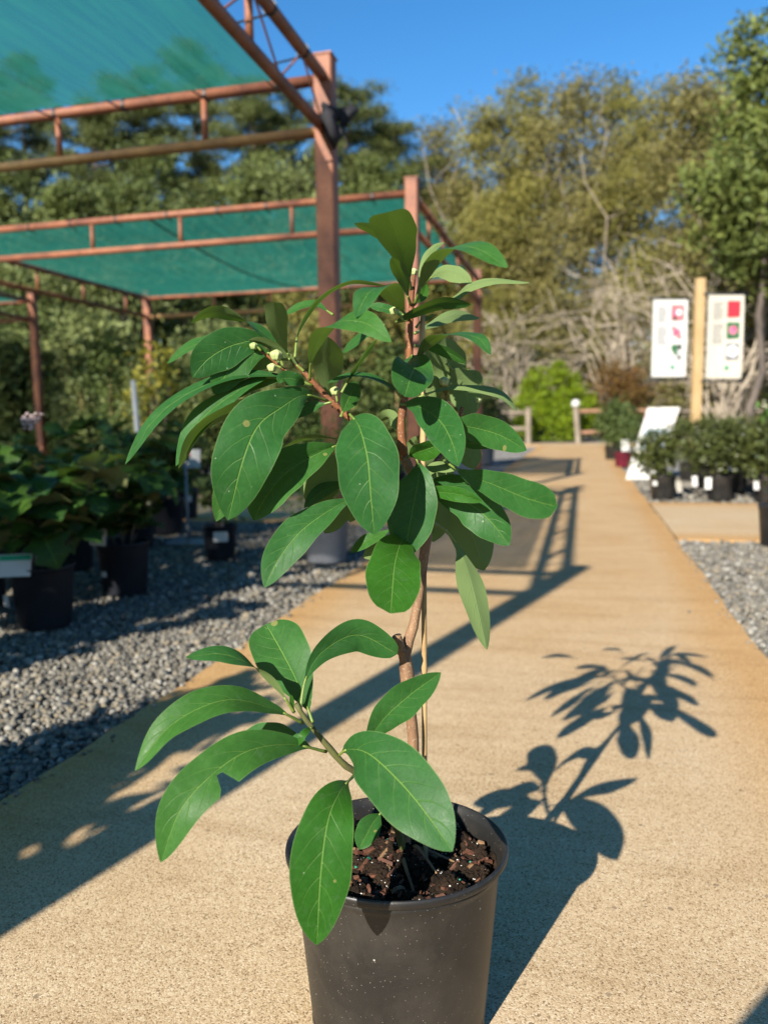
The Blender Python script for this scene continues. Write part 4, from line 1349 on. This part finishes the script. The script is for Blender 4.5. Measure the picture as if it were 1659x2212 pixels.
# black pots with labels further along the left of the path
for (px, py, lab, pc) in ((400, 1118, 'small dark-leaved shrub in black pot with two white labels behind the sign stand', 'pot_blue'), (1040, 1003, 'low green shrub in pale grey tub where the path meets the far walk', 'pot_grey')):
    p = ground(px, py)
    sc = 1.0 if py > 1100 else 2.0
    bushy('potted_shrub', lab, 'potted plant', p, 0.14 * sc, 0.26 * sc, [(0, 0, 0.55 * sc, 0.18 * sc, 0.18 * sc, 0.22 * sc)], 'f_potted', 40, 22, 0.06 * sc, 0.06 * sc, pc,
          tags=[((-0.04, -0.137, 0.17), dict(w=0.06, hh=0.06, rx=0.1)), ((0.07, -0.12, 0.19), dict(w=0.06, hh=0.06, rx=0.1, rz=0.5))] if sc == 1 else ())

# camellias in black pots on the sunny side
cam_lab = ['bushy dark-leaved shrub in black pot with hanging cream tag in front of the easel sign',
           'bushy dark-leaved shrub in black pot with two dangling tags, next along from the cream tag',
           'bushy dark-leaved shrub in shiny black pot at the far end of the front row']
front = [(1430, 1076), (1552, 1079), (1655, 1084)]
proto = None
for i, (px, py) in enumerate(front):
    el = [(0, 0, 0.50, 0.26, 0.24, 0.22), (0.04, 0, 0.68, 0.16, 0.16, 0.14), (-0.1, 0.05, 0.42, 0.2, 0.2, 0.12)]
    tags = {0: [((0.13, -0.12, 0.13), dict(w=0.08, hh=0.12, rx=-0.25, rz=0.5, mat='cream')), ((-0.12, -0.1, 0.17), dict(w=0.05, hh=0.05, rx=0.1, rz=-0.8))],
            1: [((-0.16, -0.1, 0.18), dict(w=0.06, hh=0.12, rx=-0.2, rz=-0.3)), ((-0.28, -0.05, 0.2), dict(w=0.055, hh=0.11, rx=-0.2))],
            2: [((-0.17, -0.12, 0.18), dict(w=0.05, hh=0.09, rx=-0.2))]}[i]
    bushy('potted_shrub', cam_lab[i], 'potted plant', ground(px, py), 0.145, 0.25, el, 'f_camellia', 95, 20, 0.055, 0.05, 'pot', stems=6, tags=tags, group='dark-leaved shrubs in black pots')
protos = []
k = 0
f0 = ground(1430, 1076)
for row in range(1, 5):
    for c in range(-1 if row > 1 else 0, 6):
        p = f0 + NV * (c * 0.62 + random.uniform(-.06, .06) + 0.2 * (row % 2)) + TV * (row * 0.62 + random.uniform(-.06, .06))
        if p.dot(NV) < PR + 0.55:
            continue
        if len(protos) < 4:
            el = [(0, 0, 0.52, 0.27, 0.25, 0.24), (random.uniform(-.06, .06), 0, 0.72, 0.16, 0.16, 0.15), (0.1, 0.05, 0.45, 0.2, 0.2, 0.13)]
            o = bushy('potted_shrub', 'bushy dark-leaved shrub in black pot in the rows behind the tagged front pots', 'potted plant', p, 0.14, 0.25, el, 'f_camellia', 90, 19, 0.055, 0.05, 'pot',
                      stems=4, tags=[((random.uniform(-.1, .1), -0.135, 0.3), dict(w=0.04, hh=0.05, rx=-0.2))], group='dark-leaved shrubs in rows behind')
            protos.append(o)
        else:
            o = copy_tree(protos[k % 4]); k += 1
            o.location = p
            o.rotation_euler = (0, 0, random.uniform(-0.6, 0.6))
# taller pale leafy shrub at the right, and the lone pot in front
bushy('potted_shrub', 'fresh pale-green leafy shrub rising above the dark-leaved rows', 'potted plant', f0 + NV * 1.75 + TV * 1.0, 0.17, 0.3,
      [(0, 0, 0.85, 0.42, 0.4, 0.3), (0.1, 0, 1.15, 0.3, 0.3, 0.2), (-0.25, -0.1, 0.95, 0.25, 0.25, 0.2)], 'f_fresh', 90, 20, 0.12, 0.09, stems=8)
bushy('potted_shrub', 'lone black pot on the crossing path with its plant out of the picture edge', 'potted plant', ground(1680, 1176), 0.14, 0.27,
      [(0.12, 0.05, 0.6, 0.16, 0.2, 0.22)], 'f_camellia', 40, 24, 0.06, 0.06, 'pot')
bushy('potted_shrub', 'small shrub in maroon pot with large white tag beside the easel sign', 'potted plant', ground(1345, 1008), 0.16, 0.26,
      [(0, 0, 0.55, 0.2, 0.2, 0.22)], 'f_potted', 50, 22, 0.06, 0.06, 'pot_maroon', tags=[((-0.02, -0.17, 0.38), dict(w=0.13, hh=0.2, rx=-0.1))])
for (px, py, lab) in ((1322, 992, 'leafy green shrub in black pot behind the maroon pot'), (1340, 982, 'leafy green shrub in black pot near the rail fence end')):
    bushy('potted_shrub', lab, 'potted plant', ground(px, py), 0.17, 0.28, [(0, 0, 0.75, 0.32, 0.32, 0.4)], 'f_potted', 90, 22, 0.09, 0.09, 'pot')

# young nursery stock in rows under and behind the netting, left
proto_y = []
spots = []
for (t_, n_s) in ((9.2, 7), (10.4, 8), (11.8, 9), (13.2, 9)):
    for q in range(n_s):
        spots.append((-2.0 - q * 0.72 + random.uniform(-.15, .15) - 0.3 * (t_ - 9), t_ + random.uniform(-.2, .2)))
for i, (n_, t_) in enumerate(spots):
    if len(proto_y) < 6:
        hh = random.uniform(1.3, 1.9)
        el = [(random.uniform(-.08, .08), random.uniform(-.08, .08), 0.45 + (hh - 0.45) * (k + 0.5) / 5, 0.24, 0.24, hh * 0.13) for k in range(5)]
        o = bushy('nursery_shrub', ('slender deep-green young shrub in black pot in the nursery rows', 'slender mid-green young shrub in black pot in the nursery rows', 'slender pale-green young shrub in black pot in the nursery rows')[i % 3], 'potted plant', NT(n_, t_, GZ), 0.15, 0.28, el, ('f_potted', 'f_mid', 'f_pale')[i % 3], 70, 22, 0.075, 0.07, 'pot_blue',
                  stems=3, group='young shrubs in nursery rows')
        MB().tube([(0.03, 0.0, 0.2), (0.05, 0.01, hh * 0.95)], 0.008, 6).build('stake', M['bamboo'], o, smooth=True)
        proto_y.append(o)
    else:
        o = copy_tree(proto_y[i % 6])
        o.location = NT(n_, t_, GZ)
        o.rotation_euler = (0, 0, random.uniform(0, 6.28))
        s_ = random.uniform(0.85, 1.15)
        o.scale = (s_, s_, s_)
yl = at(335, 900, 9.6)
bushy('nursery_shrub', 'yellow-leaved young shrub in black pot in front of the far corner post', 'potted plant', (yl.x, yl.y, GZ), 0.15, 0.28,
      [(0.0, 0, 1.55, 0.22, 0.2, 0.38), (-0.28, 0, 1.15, 0.16, 0.16, 0.22)], 'f_yellow', 26, 12, 0.085, 0.08, 'pot_blue', stems=3)
# white plastic stake among the shrubs
w0, w1 = at(298, 960, 7.4), at(288, 822, 7.4)
wb = Vector((w0.x + 0.04, 7.4, GZ - 0.1))
tag(MB().tube([wb, (wb + w1) * 0.5, w1], [0.026, 0.025, 0.024], 10).build('stake', M['white'], None, wb, smooth=True), 'white plastic pole leaning among the nursery shrubs', 'pole')

# ------------------------------------------------------------------ signs
SY = 10.6
sp = at(1501, 930, SY)
sg = empty('sign_post', (sp.x, sp.y, GZ))
tag(sg, 'tall pale wooden post holding two white flower banners on black bars', 'sign')
ztop = at(1500, 602, SY).z - GZ
MB().box((-0.055, -0.055, -0.3), (0.055, 0.055, ztop), Matrix.Rotation(0.12, 4, 'Z'), 0.01).build('post', M['wood'], sg)
def banner(x0, x1, y0, y1, mat, pics, mark, tilt):
    a, b = at(x0, y1, SY), at(x1, y0, SY)
    lo = Vector((a.x - sp.x, 0, a.z - GZ)); hi = Vector((b.x - sp.x, 0, b.z - GZ))
    w, hgt = hi.x - lo.x, hi.z - lo.z
    mtx = Matrix.Translation((lo.x, -0.075, lo.z)) @ Matrix.Rotation(tilt, 4, 'Z')
    # slightly billowing sheet with thickness
    mb = MB()
    nx, nz = 6, 10
    for s_ in (0, 1):
        for i in range(nz + 1):
            for j in range(nx + 1):
                yy = 0.012 * math.sin(math.pi * i / nz) * math.sin(math.pi * (j / nx) * 1.3) + s_ * 0.004
                mb.v.append(mtx @ Vector((w * j / nx, yy, hgt * i / nz)))
    m_ = (nx + 1) * (nz + 1)
    for i in range(nz):
        for j in range(nx):
            q = i * (nx + 1) + j
            mb.f.append((q, q + 1, q + nx + 2, q + nx + 1))
            mb.f.append((m_ + q, m_ + q + nx + 1, m_ + q + nx + 2, m_ + q + 1))
    bn = mb.build('banner', M[mat], sg, smooth=True)
    for z in (hgt + 0.02, -0.04):
        ext = 0.06
        MB().tube([mtx @ Vector((-ext, 0.02, z)), mtx @ Vector((w + ext, 0.02, z))], 0.014, 8).build('bar', M['black'], sg, smooth=True)
    def patch(x, z, ww, hh, mt, name='picture', lift=0.012, parent=bn):
        MB().box((x, -lift - 0.002, z), (x + ww, -lift, z + hh), mtx).build(name, M[mt], parent)
    def disc(x, z, r, mt, lift=0.0145, sq=1.0, wob=0.0, ph=0.0):
        m2 = MB()
        n = 18
        for j in range(n):
            t = 2 * math.pi * j / n
            rr = r * (1 + wob * math.cos(5 * t + ph))
            m2.v.append(mtx @ Vector((x + rr * math.cos(t), -lift, z + rr * sq * math.sin(t))))
        m2.f.append(tuple(range(n)))
        m2.build('petals', M[mt], bn)
    pw = w * 0.36
    px_ = w * 0.52
    for i, (bg, parts) in enumerate(pics):
        z = hgt * (0.74 - 0.255 * i)
        if bg:
            patch(px_, z, pw, hgt * 0.19, bg)
        for (dx, dz, r, mt, wob) in parts:
            disc(px_ + pw * dx, z + hgt * 0.19 * dz, pw * r, mt, 0.0145 + 0.0006 * parts.index((dx, dz, r, mt, wob)), 0.95, wob)
    disc(px_ + pw * mark, hgt * 0.13, pw * 0.16, 'print_teal', wob=0.3)
    for i in range(14):
        if i in (6,):
            continue
        patch(w * 0.12, hgt * (0.90 - 0.036 * i), w * random.uniform(0.22, 0.33), hgt * 0.007, 'print_grey', 'text_line')
banner(1402, 1484, 648, 815, 'white', [('print_palepink', [(.35, .45, .3, 'print_rose', .2), (.6, .5, .25, 'print_white', .2), (.3, .15, .16, 'print_dark', .3)]),
                                        (None, [(.45, .5, .3, 'print_rose', .4), (.2, .8, .15, 'print_palepink', .3), (.7, .2, .16, 'print_palepink', .3)]),
                                        (None, [(.3, .8, .25, 'print_green', .3), (.7, .85, .22, 'print_dark', .3), (.4, .5, .18, 'print_green', .3), (.7, .15, .2, 'print_grey', .3)])], 0.2, 0.10)
banner(1519, 1606, 638, 818, 'cream', [('print_red', [(.55, .5, .46, 'print_red', .03)]),
                                        ('print_green', [(.5, .5, .34, 'print_pink', .1), (.6, .6, .2, 'print_rose', .1)]),
                                        ('print_grey', [(.5, .5, .46, 'print_white', .1), (.5, .5, .15, 'print_yellow', .1)])], 0.1, 0.10)

# easel sign
e0, e1 = ground(1352, 1036), ground(1402, 1034)
ez = 0.0
ew = 0.52
eb = (e0 + e1) * 0.5
er = empty('easel_sign', eb, R(-4))
tag(er, 'white folding easel board with pink heading standing by the potted shrubs', 'sign')
tp = at(1427, 880, eb.y + 0.30)
EH, lean_x, lean_y = tp.z, tp.x - eb.x, 0.30
def quad_panel(name, pts, th, mat, parent):
    mb = MB()
    n_ = (Vector(pts[1]) - Vector(pts[0])).cross(Vector(pts[3]) - Vector(pts[0])).normalized() * th
    mb.v += [Vector(p) for p in pts] + [Vector(p) - n_ for p in pts]
    mb.f += [(0, 1, 2, 3), (7, 6, 5, 4), (0, 4, 5, 1), (1, 5, 6, 2), (2, 6, 7, 3), (3, 7, 4, 0)]
    return mb.build(name, mat, parent)
A_, B_, C_, D_ = (-0.18, -0.05, 0.0), (0.24, -0.05, 0.0), (lean_x + 0.235, lean_y, EH), (lean_x - 0.215, lean_y, EH)
fp = quad_panel('front_panel', [A_, B_, C_, D_], 0.02, M['white'], er)
quad_panel('rear_panel', [(0.10, 0.62, 0.0), (0.50, 0.62, 0.0), (lean_x + 0.225, lean_y + 0.03, EH - 0.03), (lean_x - 0.20, lean_y + 0.03, EH - 0.03)], 0.012, M['grey_metal'], er)
U_ = (Vector(B_) - Vector(A_)).normalized()
Vv = (Vector(D_) - Vector(A_)).normalized()
Nn = U_.cross(Vv).normalized()
Vp = Nn.cross(U_)
fm = Matrix(((U_.x, Vp.x, Nn.x, 0), (U_.y, Vp.y, Nn.y, 0), (U_.z, Vp.z, Nn.z, 0), (0, 0, 0, 1)))
def on_panel(u, v, lift=0.004):
    return Vector(A_).lerp(Vector(B_), u).lerp(Vector(D_).lerp(Vector(C_), u), v) + Nn * lift
fc = bpy.data.curves.new('heading', 'FONT')
fc.body = 'CAMELLIAS'
fc.align_x = 'CENTER'
fc.size = 0.085
fc.extrude = 0.0005
fc.materials.append(M['print_rose'])
_tmp = bpy.data.objects.new('heading_curve', fc)
COL.objects.link(_tmp)
bpy.context.view_layer.update()
_hm = bpy.data.meshes.new_from_object(_tmp.evaluated_get(bpy.context.evaluated_depsgraph_get()))
bpy.data.objects.remove(_tmp)
ft = bpy.data.objects.new('heading', _hm)
COL.objects.link(ft)
ft.parent = fp
ft.matrix_local = Matrix.Translation(on_panel(0.5, 0.84)) @ fm
quad_panel('picture', [on_panel(.12, .42), on_panel(.88, .42), on_panel(.88, .70), on_panel(.12, .70)], 0.002, M['print_sky'], fp)
quad_panel('picture', [on_panel(.08, .30), on_panel(.3, .30), on_panel(.3, .40), on_panel(.08, .40)], 0.002, M['cream'], fp)

# ------------------------------------------------------------------ rail fence at the end of the path
FY = 27.6
def fence(label, posts, rails, cap=None, rmat='wood_grey'):
    b = at(posts[0][0], 955, FY)
    root = empty('rail_fence', (b.x, b.y, GZ))
    tag(root, label, 'fence')
    for (xt, yt, xb) in posts:
        p, q = at(xb, 957, FY), at(xt, yt, FY)
        q2, p2 = Vector((q.x - b.x, 0, q.z - GZ)), Vector((p.x - b.x, 0, -0.3))
        po = MB().tube([p2, q2], 0.10, 8).build('post', M['wood_grey'], root, smooth=False)
        if cap and xt == cap:
            m2 = MB().lathe([(0.001, 0.0), (0.13, 0.02), (0.16, 0.12), (0.12, 0.24), (0.001, 0.28)], 14, (q2.x, 0, q2.z))
            m2.build('post_cap', M['white'], po, smooth=True)
    for (x0, y0, x1, y1, mt) in rails:
        p, q = at(x0, y0, FY + 0.12), at(x1, y1, FY + 0.12)
        MB().tube([Vector((p.x - b.x, 0.12, p.z - GZ)), Vector(((p.x + q.x) / 2 - b.x, 0.12, (p.z + q.z) / 2 - GZ + 0.02)), Vector((q.x - b.x, 0.12, q.z - GZ))], 0.075, 6).build('rail', M[mt], root)
fence('grey two-rail fence section in front of the lime shrub', [(1141, 880, 1141), (1040, 884, 1042)], [(1030, 892, 1141, 892, 'wood_grey'), (1030, 930, 1141, 926, 'wood_grey')])
fence('brown rail fence with white-capped leaning end post', [(1243, 880, 1250), (1400, 884, 1400), (1560, 884, 1560)], [(1247, 889, 1400, 887, 'wood_red'), (1250, 935, 1312, 935, 'wood_red'), (1400, 888, 1690, 888, 'wood_grey')], cap=1243)

# ------------------------------------------------------------------ shrubs and trees behind
def spot(px, y):
    p = at(px, 900, y)
    return Vector((p.x, y, GZ))
def top_at(px, py, y):
    return at(px, py, y).z - GZ

# lime dome
b = spot(1190, 29.2)
hL = top_at(1190, 776, 29.2)
tree('lime_shrub', 'bright lime-green domed conifer behind the grey fence section', 'shrub', b, hL,
     [(0, 0, hL * 0.55, 1.15, 1.1, hL * 0.42), (-0.6, 0, hL * 0.34, 1.0, 1.0, hL * 0.33), (0.7, 0, hL * 0.36, 0.95, 0.9, hL * 0.34), (0, -0.3, hL * 0.2, 1.4, 0.9, hL * 0.24)],
     M['f_lime'], 620, 34, 0.11, 0.11, 0.08, limbs=6, shell=0.25, aspect=0.4)
b = spot(1325, 29.9)
hR = top_at(1325, 790, 29.9)
tree('rusty_shrub', 'rust-brown leaved low tree beside the lime shrub', 'shrub', b, hR, ells_of(hR, 1.5, 6, 0.35), M['f_rust'], 130, 26, 0.14, 0.24, 0.07, limbs=12)

# tall olive shrubs, right of the shade structures
olive = [(960, 294, 40.5, 3.63), (1055, 256, 37.5, 3.14), (1140, 202, 38.5, 2.79), (1225, 176, 36.5, 2.79), (1310, 190, 37.5, 2.79), (1390, 216, 34.5, 2.66), (1475, 215, 30, 2.91), (1560, 220, 32, 2.91), (1010, 394, 41.5, 2.66), (1105, 394, 41.5, 2.66), (1640, 310, 29, 2.91), (920, 394, 43.5, 3.14)]
for i, (px, py, y, w) in enumerate(olive):
    b = spot(px, y)
    hh = top_at(px, py, y)
    e = ells_of(hh, w, 9, 0.10, w * 0.8)
    e.append((0, 0, hh * 0.95, w * 0.3, w * 0.3, hh * 0.08))
    tree('tall_shrub', ('tall feathery dusty-olive shrub in the thicket beyond the fence' if i % 3 == 0 else 'tall feathery yellow-olive shrub in the thicket beyond the fence'), 'shrub', b, hh, e, M['f_olive' if i % 3 else 'f_olive2'], 420, 66, 0.24, 0.42, 0.06,
         group='olive thicket beyond the fence', stems=5, limbs=30, trunk_mat='grey_twig', aspect=0.26, shell=0.75, bias=(0, 0, -0.3), trunk_top=0.98)
# bright broadleaf tree at the right edge
b = spot(1620, 24)
hh = top_at(1600, 80, 24)
tree('broadleaf_tree', 'glossy broadleaf tree with bright sunlit top above the thicket', 'tree', b, hh,
     [(-0.6, 0, hh * .93, 0.75, 0.8, hh * .10), (0.6, 0, hh * .88, 1.0, 1.0, hh * .10), (0, 0, hh * .76, 1.7, 1.5, hh * .12), (-0.5, 0, hh * .62, 1.9, 1.6, hh * .12), (0.8, 0, hh * .52, 1.8, 1.5, hh * .14)],
     M['f_bright'], 300, 44, 0.22, 0.28, 0.16, limbs=16, shell=0.6, aspect=0.5)

# leafless grey shrubs
def bare_shrub(px, y, height, spread, label, sd, n_stem=26):
    rs = random.Random(sd)
    st = random.getstate(); random.seed(sd)
    b = spot(px, y)
    root = empty('bare_shrub', b)
    tag(root, label, 'shrub', 'bare grey shrubs behind the signs')
    mb, tw = MB(), MB()
    for k in range(n_stem):
        a = rs.uniform(0, 6.28)
        sp_ = spread * rs.uniform(0.4, 1.0)
        e = Vector((math.cos(a) * sp_, math.sin(a) * sp_ * 0.6, height * rs.uniform(0.55, 1.0)))
        pts = limb(mb, (rs.uniform(-.2, .2), rs.uniform(-.15, .15), -0.05), e, rs.uniform(0.04, 0.075), 0.014, 7, 0.09, 6, sag=height * 0.07)
        for q in range(9):
            p = pts[rs.randint(2, 7)]
            d = Vector((rs.gauss(math.cos(a) * 0.7, 0.7), rs.gauss(0, 0.5), rs.gauss(0.15, 0.45))) * rs.uniform(0.6, 1.6)
            tp_ = limb(tw, p, p + d, 0.026, 0.009, 4, 0.10, 4, sag=-0.05)
            for z in range(3):
                p3 = tp_[rs.randint(1, 4)]
                limb(tw, p3, p3 + Vector((rs.gauss(d.x * 0.4, 0.25), rs.gauss(0, 0.2), rs.gauss(-0.05, 0.25))), 0.008, 0.003, 2, 0.1, 3)
    mb.build('trunk', M['grey_twig'], root, smooth=True)
    tag(tw.build('twigs', M['grey_twig'], root), kind='stuff')
    fo, c = crown_mesh('foliage', M['f_olive2'], root, [(0, 0, height * 0.75, spread * 0.9, spread * 0.6, height * 0.3)], 34, 18, 0.17, 0.30, aspect=0.3, shell=0.9)
    random.setstate(st)
bare_shrub(1345, 31.5, 7.4, 3.9, 'leafless grey shrub with arching branches behind the white banner', 3, 22)
bare_shrub(1565, 26.5, 6.8, 3.9, 'leafless grey shrub with tangled branches behind the cream banner', 4, 22)
bare_shrub(1450, 33.5, 8.6, 3.8, 'taller leafless grey shrub rising between the other two bare ones', 5, 18)
bare_shrub(1110, 32.5, 5.4, 2.2, 'leafless grey shrub behind the lime conifer', 6, 14)

# undergrowth closing the view
def mass(name, label, n, xr, yr, zr, size, mat, **kw):
    c = np.stack([RNG.uniform(*xr, n), RNG.uniform(*yr, n), RNG.random(n) ** 1.2 * (zr[1] - zr[0]) + zr[0]], 1)
    hs = 0.65 + 0.35 * np.sin(c[:, 0] * 0.55 + 1) * np.cos(c[:, 0] * 0.23)
    c[:, 2] *= hs
    P = (c[:, None] + RNG.normal(size=(n, 30, 3)) * 0.38).reshape(-1, 3)
    P = P[P[:, 2] > 0]
    V, Fc = leaf_quads(P, size, 0.45, 0.5)
    tag(np_mesh(name, V, Fc, mat), label, 'undergrowth', kind='stuff')
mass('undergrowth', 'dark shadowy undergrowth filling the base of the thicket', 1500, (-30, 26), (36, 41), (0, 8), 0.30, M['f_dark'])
mass('undergrowth', 'low green ground cover behind the rail fences', 330, (8.5, 19), (29.5, 32), (0, 1.5), 0.16, M['f_mid'])

# leafy trees behind the shade structures
left = [(40, 640, 19, 2.2, 'f_mid'), (150, 520, 20, 2.4, 'f_pale'), (270, 560, 19, 2.2, 'f_pale'), (400, 590, 21, 2.2, 'f_mid'), (520, 560, 22, 2.2, 'f_mid'), (640, 580, 22, 2.2, 'f_olive'), (760, 540, 24, 2.2, 'f_mid'), (860, 560, 25, 2.0, 'f_olive'), (-60, 560, 19, 2.2, 'f_mid'), (200, 700, 16, 1.4, 'f_pale'), (60, 740, 15, 1.4, 'f_mid'), (450, 720, 17, 1.4, 'f_pale'), (580, 730, 18, 1.4, 'f_olive')]
for i, (px, py, y, w, mt) in enumerate(left):
    b = spot(px, y)
    hh = top_at(px, py, y)
    tree('leafy_tree', {'f_mid': 'mid-green leafy tree in the belt behind the shade structures', 'f_pale': 'pale-green tree with rounded leaf clumps behind the shade structures', 'f_olive': 'olive-tinged leafy tree in the belt behind the shade structures'}[mt],
         'tree', b, hh, ells_of(hh, w, 7, 0.12), M[mt], 78, 150, 0.16, 0.27, 0.09, group='tree belt behind the shade structures', limbs=16, shell=0.8, aspect=0.5)
# tall belt seen above the netting
tall = [(60, 375, 34, 3.2, 'f_mid'), (200, 425, 33, 2.8, 'f_mid'), (330, 345, 35, 3.0, 'f_mid'), (440, 385, 36, 2.6, 'f_pale'), (560, 375, 37, 3.0, 'f_mid'), (660, 365, 35, 2.6, 'f_pale'), (770, 375, 38, 3.0, 'f_mid'), (850, 385, 36, 2.6, 'f_mid'), (-60, 385, 34, 3.0, 'f_mid')]
for i, (px, py, y, w, mt) in enumerate(tall):
    b = spot(px, y)
    hh = top_at(px, py, y)
    tree('woodland_tree', {'f_mid': 'tall mid-green woodland tree seen above the teal netting', 'f_pale': 'tall pale-green woodland tree seen above the teal netting'}[mt],
         'tree', b, hh, ells_of(hh, w, 9, 0.2), M[mt], 120, 130, 0.26, 0.48, 0.2, group='woodland above the netting', limbs=18, shell=0.8)

# pines
def pine(px, py, y, label, wid, low, sd, n=26):
    st = random.getstate(); random.seed(sd)
    b = spot(px, y)
    hh = top_at(px, py, y)
    root = empty('pine_tree', b)
    tag(root, label, 'pine tree', 'pines behind the shade structures')
    mb = MB()
    tr = limb(mb, (0, 0, -0.1), (random.uniform(-.4, .4), 0, hh * 0.97), 0.24, 0.04, 10, 0.02, 8)
    cs = []
    for k in range(n):
        f = low + (1 - low) * (k + 0.5) / n
        p = Vector((0, 0, hh * f * 0.96))
        a = k * 2.4 + random.uniform(-.4, .4)
        L = wid * (1.0 - 0.6 * ((f - low) / (1 - low)) ** 2.2) * random.uniform(0.55, 1.1)
        e = p + Vector((math.cos(a) * L, math.sin(a) * L, L * random.uniform(0.0, 0.35)))
        limb(mb, p, e, 0.06, 0.015, 4, 0.07, 5)
        for q in range(9):
            t = random.uniform(0.35, 1.08)
            cs.append((*(p.lerp(e, t) + Vector((random.gauss(0, .3), random.gauss(0, .3), random.gauss(0.12, .15)))),))
    mb.build('trunk', M['trunk'], root, smooth=True)
    c = np.array(cs)
    per = 120
    P = (c[:, None] + RNG.normal(size=(len(c), per, 3)) * np.array([.27, .27, .15])).reshape(-1, 3)
    V, Fc = leaf_quads(P, 0.30, 0.13, 0.6, axis_bias=(0, 0, 0.7))
    np_mesh('crown', V, Fc, M['f_pine'], root)
    random.setstate(st)
pine(765, 172, 38, 'pine with broad rounded top standing clear against the sky', 3.3, 0.42, 21, 30)
pine(845, 246, 40, 'shorter pine beside the one with the broad rounded top', 3.2, 0.42, 22, 28)
pine(560, 160, 42, 'thin pine with open branches seen under the near netting', 3.0, 0.45, 23, 30)
pine(640, 195, 44, 'dense pine seen between the near beams', 3.2, 0.5, 24, 24)
pine(330, 150, 41, 'open-crowned pine seen through the near netting', 3.4, 0.48, 25, 32)
pine(230, 215, 40, 'pine with dark hanging clumps behind the near beams', 3.2, 0.45, 26, 30)
pine(90, 120, 43, 'tall pine whose trunk shows below the near netting', 3.4, 0.5, 27, 32)
pine(-20, 160, 40, 'dark pine at the end of the pine row', 3.4, 0.4, 28, 24)
pine(450, 90, 46, 'tallest pine, seen only through the near netting', 3.6, 0.55, 29, 32)

# ------------------------------------------------------------------ things out of the frame whose shadows fall into it
vb = Vector((-1.93, 0.10, 0))
bushy('potted_shrub', 'tall leafy potted shrub standing beside the corner post out of frame', 'potted plant', (vb.x, vb.y, GZ), 0.16, 0.28,
      [(0, 0, 0.75, 0.20, 0.2, 0.3), (0.06, 0.05, 1.15, 0.17, 0.17, 0.22), (-0.08, 0, 1.0, 0.16, 0.16, 0.2)], 'f_potted', 90, 20, 0.11, 0.07, 'pot_blue', stems=5)
for (n_, t_, hh, sd) in ((-2.75, 0.5, 1.9, 31), (-3.2, 1.2, 1.6, 32), (-3.5, 0.1, 2.0, 33), (-3.05, 2.0, 1.25, 34), (-3.75, 1.9, 1.5, 35), (-3.7, 2.9, 1.3, 36), (-2.55, 1.35, 1.5, 37), (-3.35, 2.5, 1.5, 38), (-4.1, 1.0, 2.2, 39), (-4.3, 2.4, 2.0, 40), (-3.0, -0.4, 2.2, 41)):
    hydrangea(NT(n_, t_, GZ), 'tall lobed-leaf shrub standing out of frame, shading the gravel', r=0.17, hh=0.3, nleaf=95, spread=0.42, height=hh, sd=sd)
bushy('potted_shrub', 'dense leafy potted shrub tied to the corner post out of frame', 'potted plant', NT(-1.72, -0.62, GZ), 0.16, 0.28,
      [(0, 0, 0.80, 0.17, 0.17, 0.35), (-0.04, 0.03, 1.3, 0.15, 0.15, 0.3), (-0.16, 0.1, 1.45, 0.14, 0.14, 0.2)], 'f_potted', 46, 16, 0.12, 0.06, 'pot_blue', stems=5)
# crouching photographer
def person():
    bm_pts = {'pel': (-0.30, -0.62, 0.42), 'bel': (-0.28, -0.58, 0.58), 'che': (-0.26, -0.50, 0.80), 'nec': (-0.24, -0.44, 0.96), 'hed': (-0.23, -0.41, 1.06), 'hd2': (-0.23, -0.40, 1.14),
              'shl': (-0.44, -0.47, 0.86), 'ell': (-0.40, -0.26, 0.74), 'hnl': (-0.16, -0.13, 0.86), 'shr': (-0.07, -0.44, 0.86), 'elr': (-0.02, -0.24, 0.74), 'hnr': (0.02, -0.12, 0.84),
              'hpl': (-0.40, -0.58, 0.40), 'knl': (-0.44, -0.24, 0.46), 'anl': (-0.44, -0.46, 0.08), 'tol': (-0.45, -0.28, 0.04), 'hpr': (-0.19, -0.58, 0.40), 'knr': (-0.08, -0.24, 0.46), 'anr': (-0.10, -0.46, 0.08), 'tor': (-0.09, -0.28, 0.04)}
    rad = dict(pel=.13, bel=.13, che=.15, nec=.06, hed=.085, hd2=.07, shl=.07, ell=.05, hnl=.04, shr=.07, elr=.05, hnr=.04, hpl=.10, knl=.075, anl=.05, tol=.04, hpr=.10, knr=.075, anr=.05, tor=.04)
    ks = list(bm_pts)
    ed = [('pel', 'bel'), ('bel', 'che'), ('che', 'nec'), ('nec', 'hed'), ('hed', 'hd2'), ('che', 'shl'), ('shl', 'ell'), ('ell', 'hnl'), ('che', 'shr'), ('shr', 'elr'), ('elr', 'hnr'), ('pel', 'hpl'), ('hpl', 'knl'), ('knl', 'anl'), ('anl', 'tol'), ('pel', 'hpr'), ('hpr', 'knr'), ('knr', 'anr'), ('anr', 'tor')]
    me = bpy.data.meshes.new('person')
    me.from_pydata([bm_pts[k] for k in ks], [(ks.index(a), ks.index(b)) for a, b in ed], [])
    ob = bpy.data.objects.new('person', me)
    ob.location = (0.175, 0.0, 0)
    COL.objects.link(ob)
    md = ob.modifiers.new('Skin', 'SKIN')
    for i, k in enumerate(ks):
        me.skin_vertices[0].data[i].radius = (rad[k], rad[k])
        me.skin_vertices[0].data[i].use_root = (k == 'pel')
    sb = ob.modifiers.new('Subdivision', 'SUBSURF'); sb.levels = 2; sb.render_levels = 2
    me.materials.append(M['cloth_person'])
    tag(ob, 'crouching person holding up a phone, only their shadow falls on the path', 'person')
person()
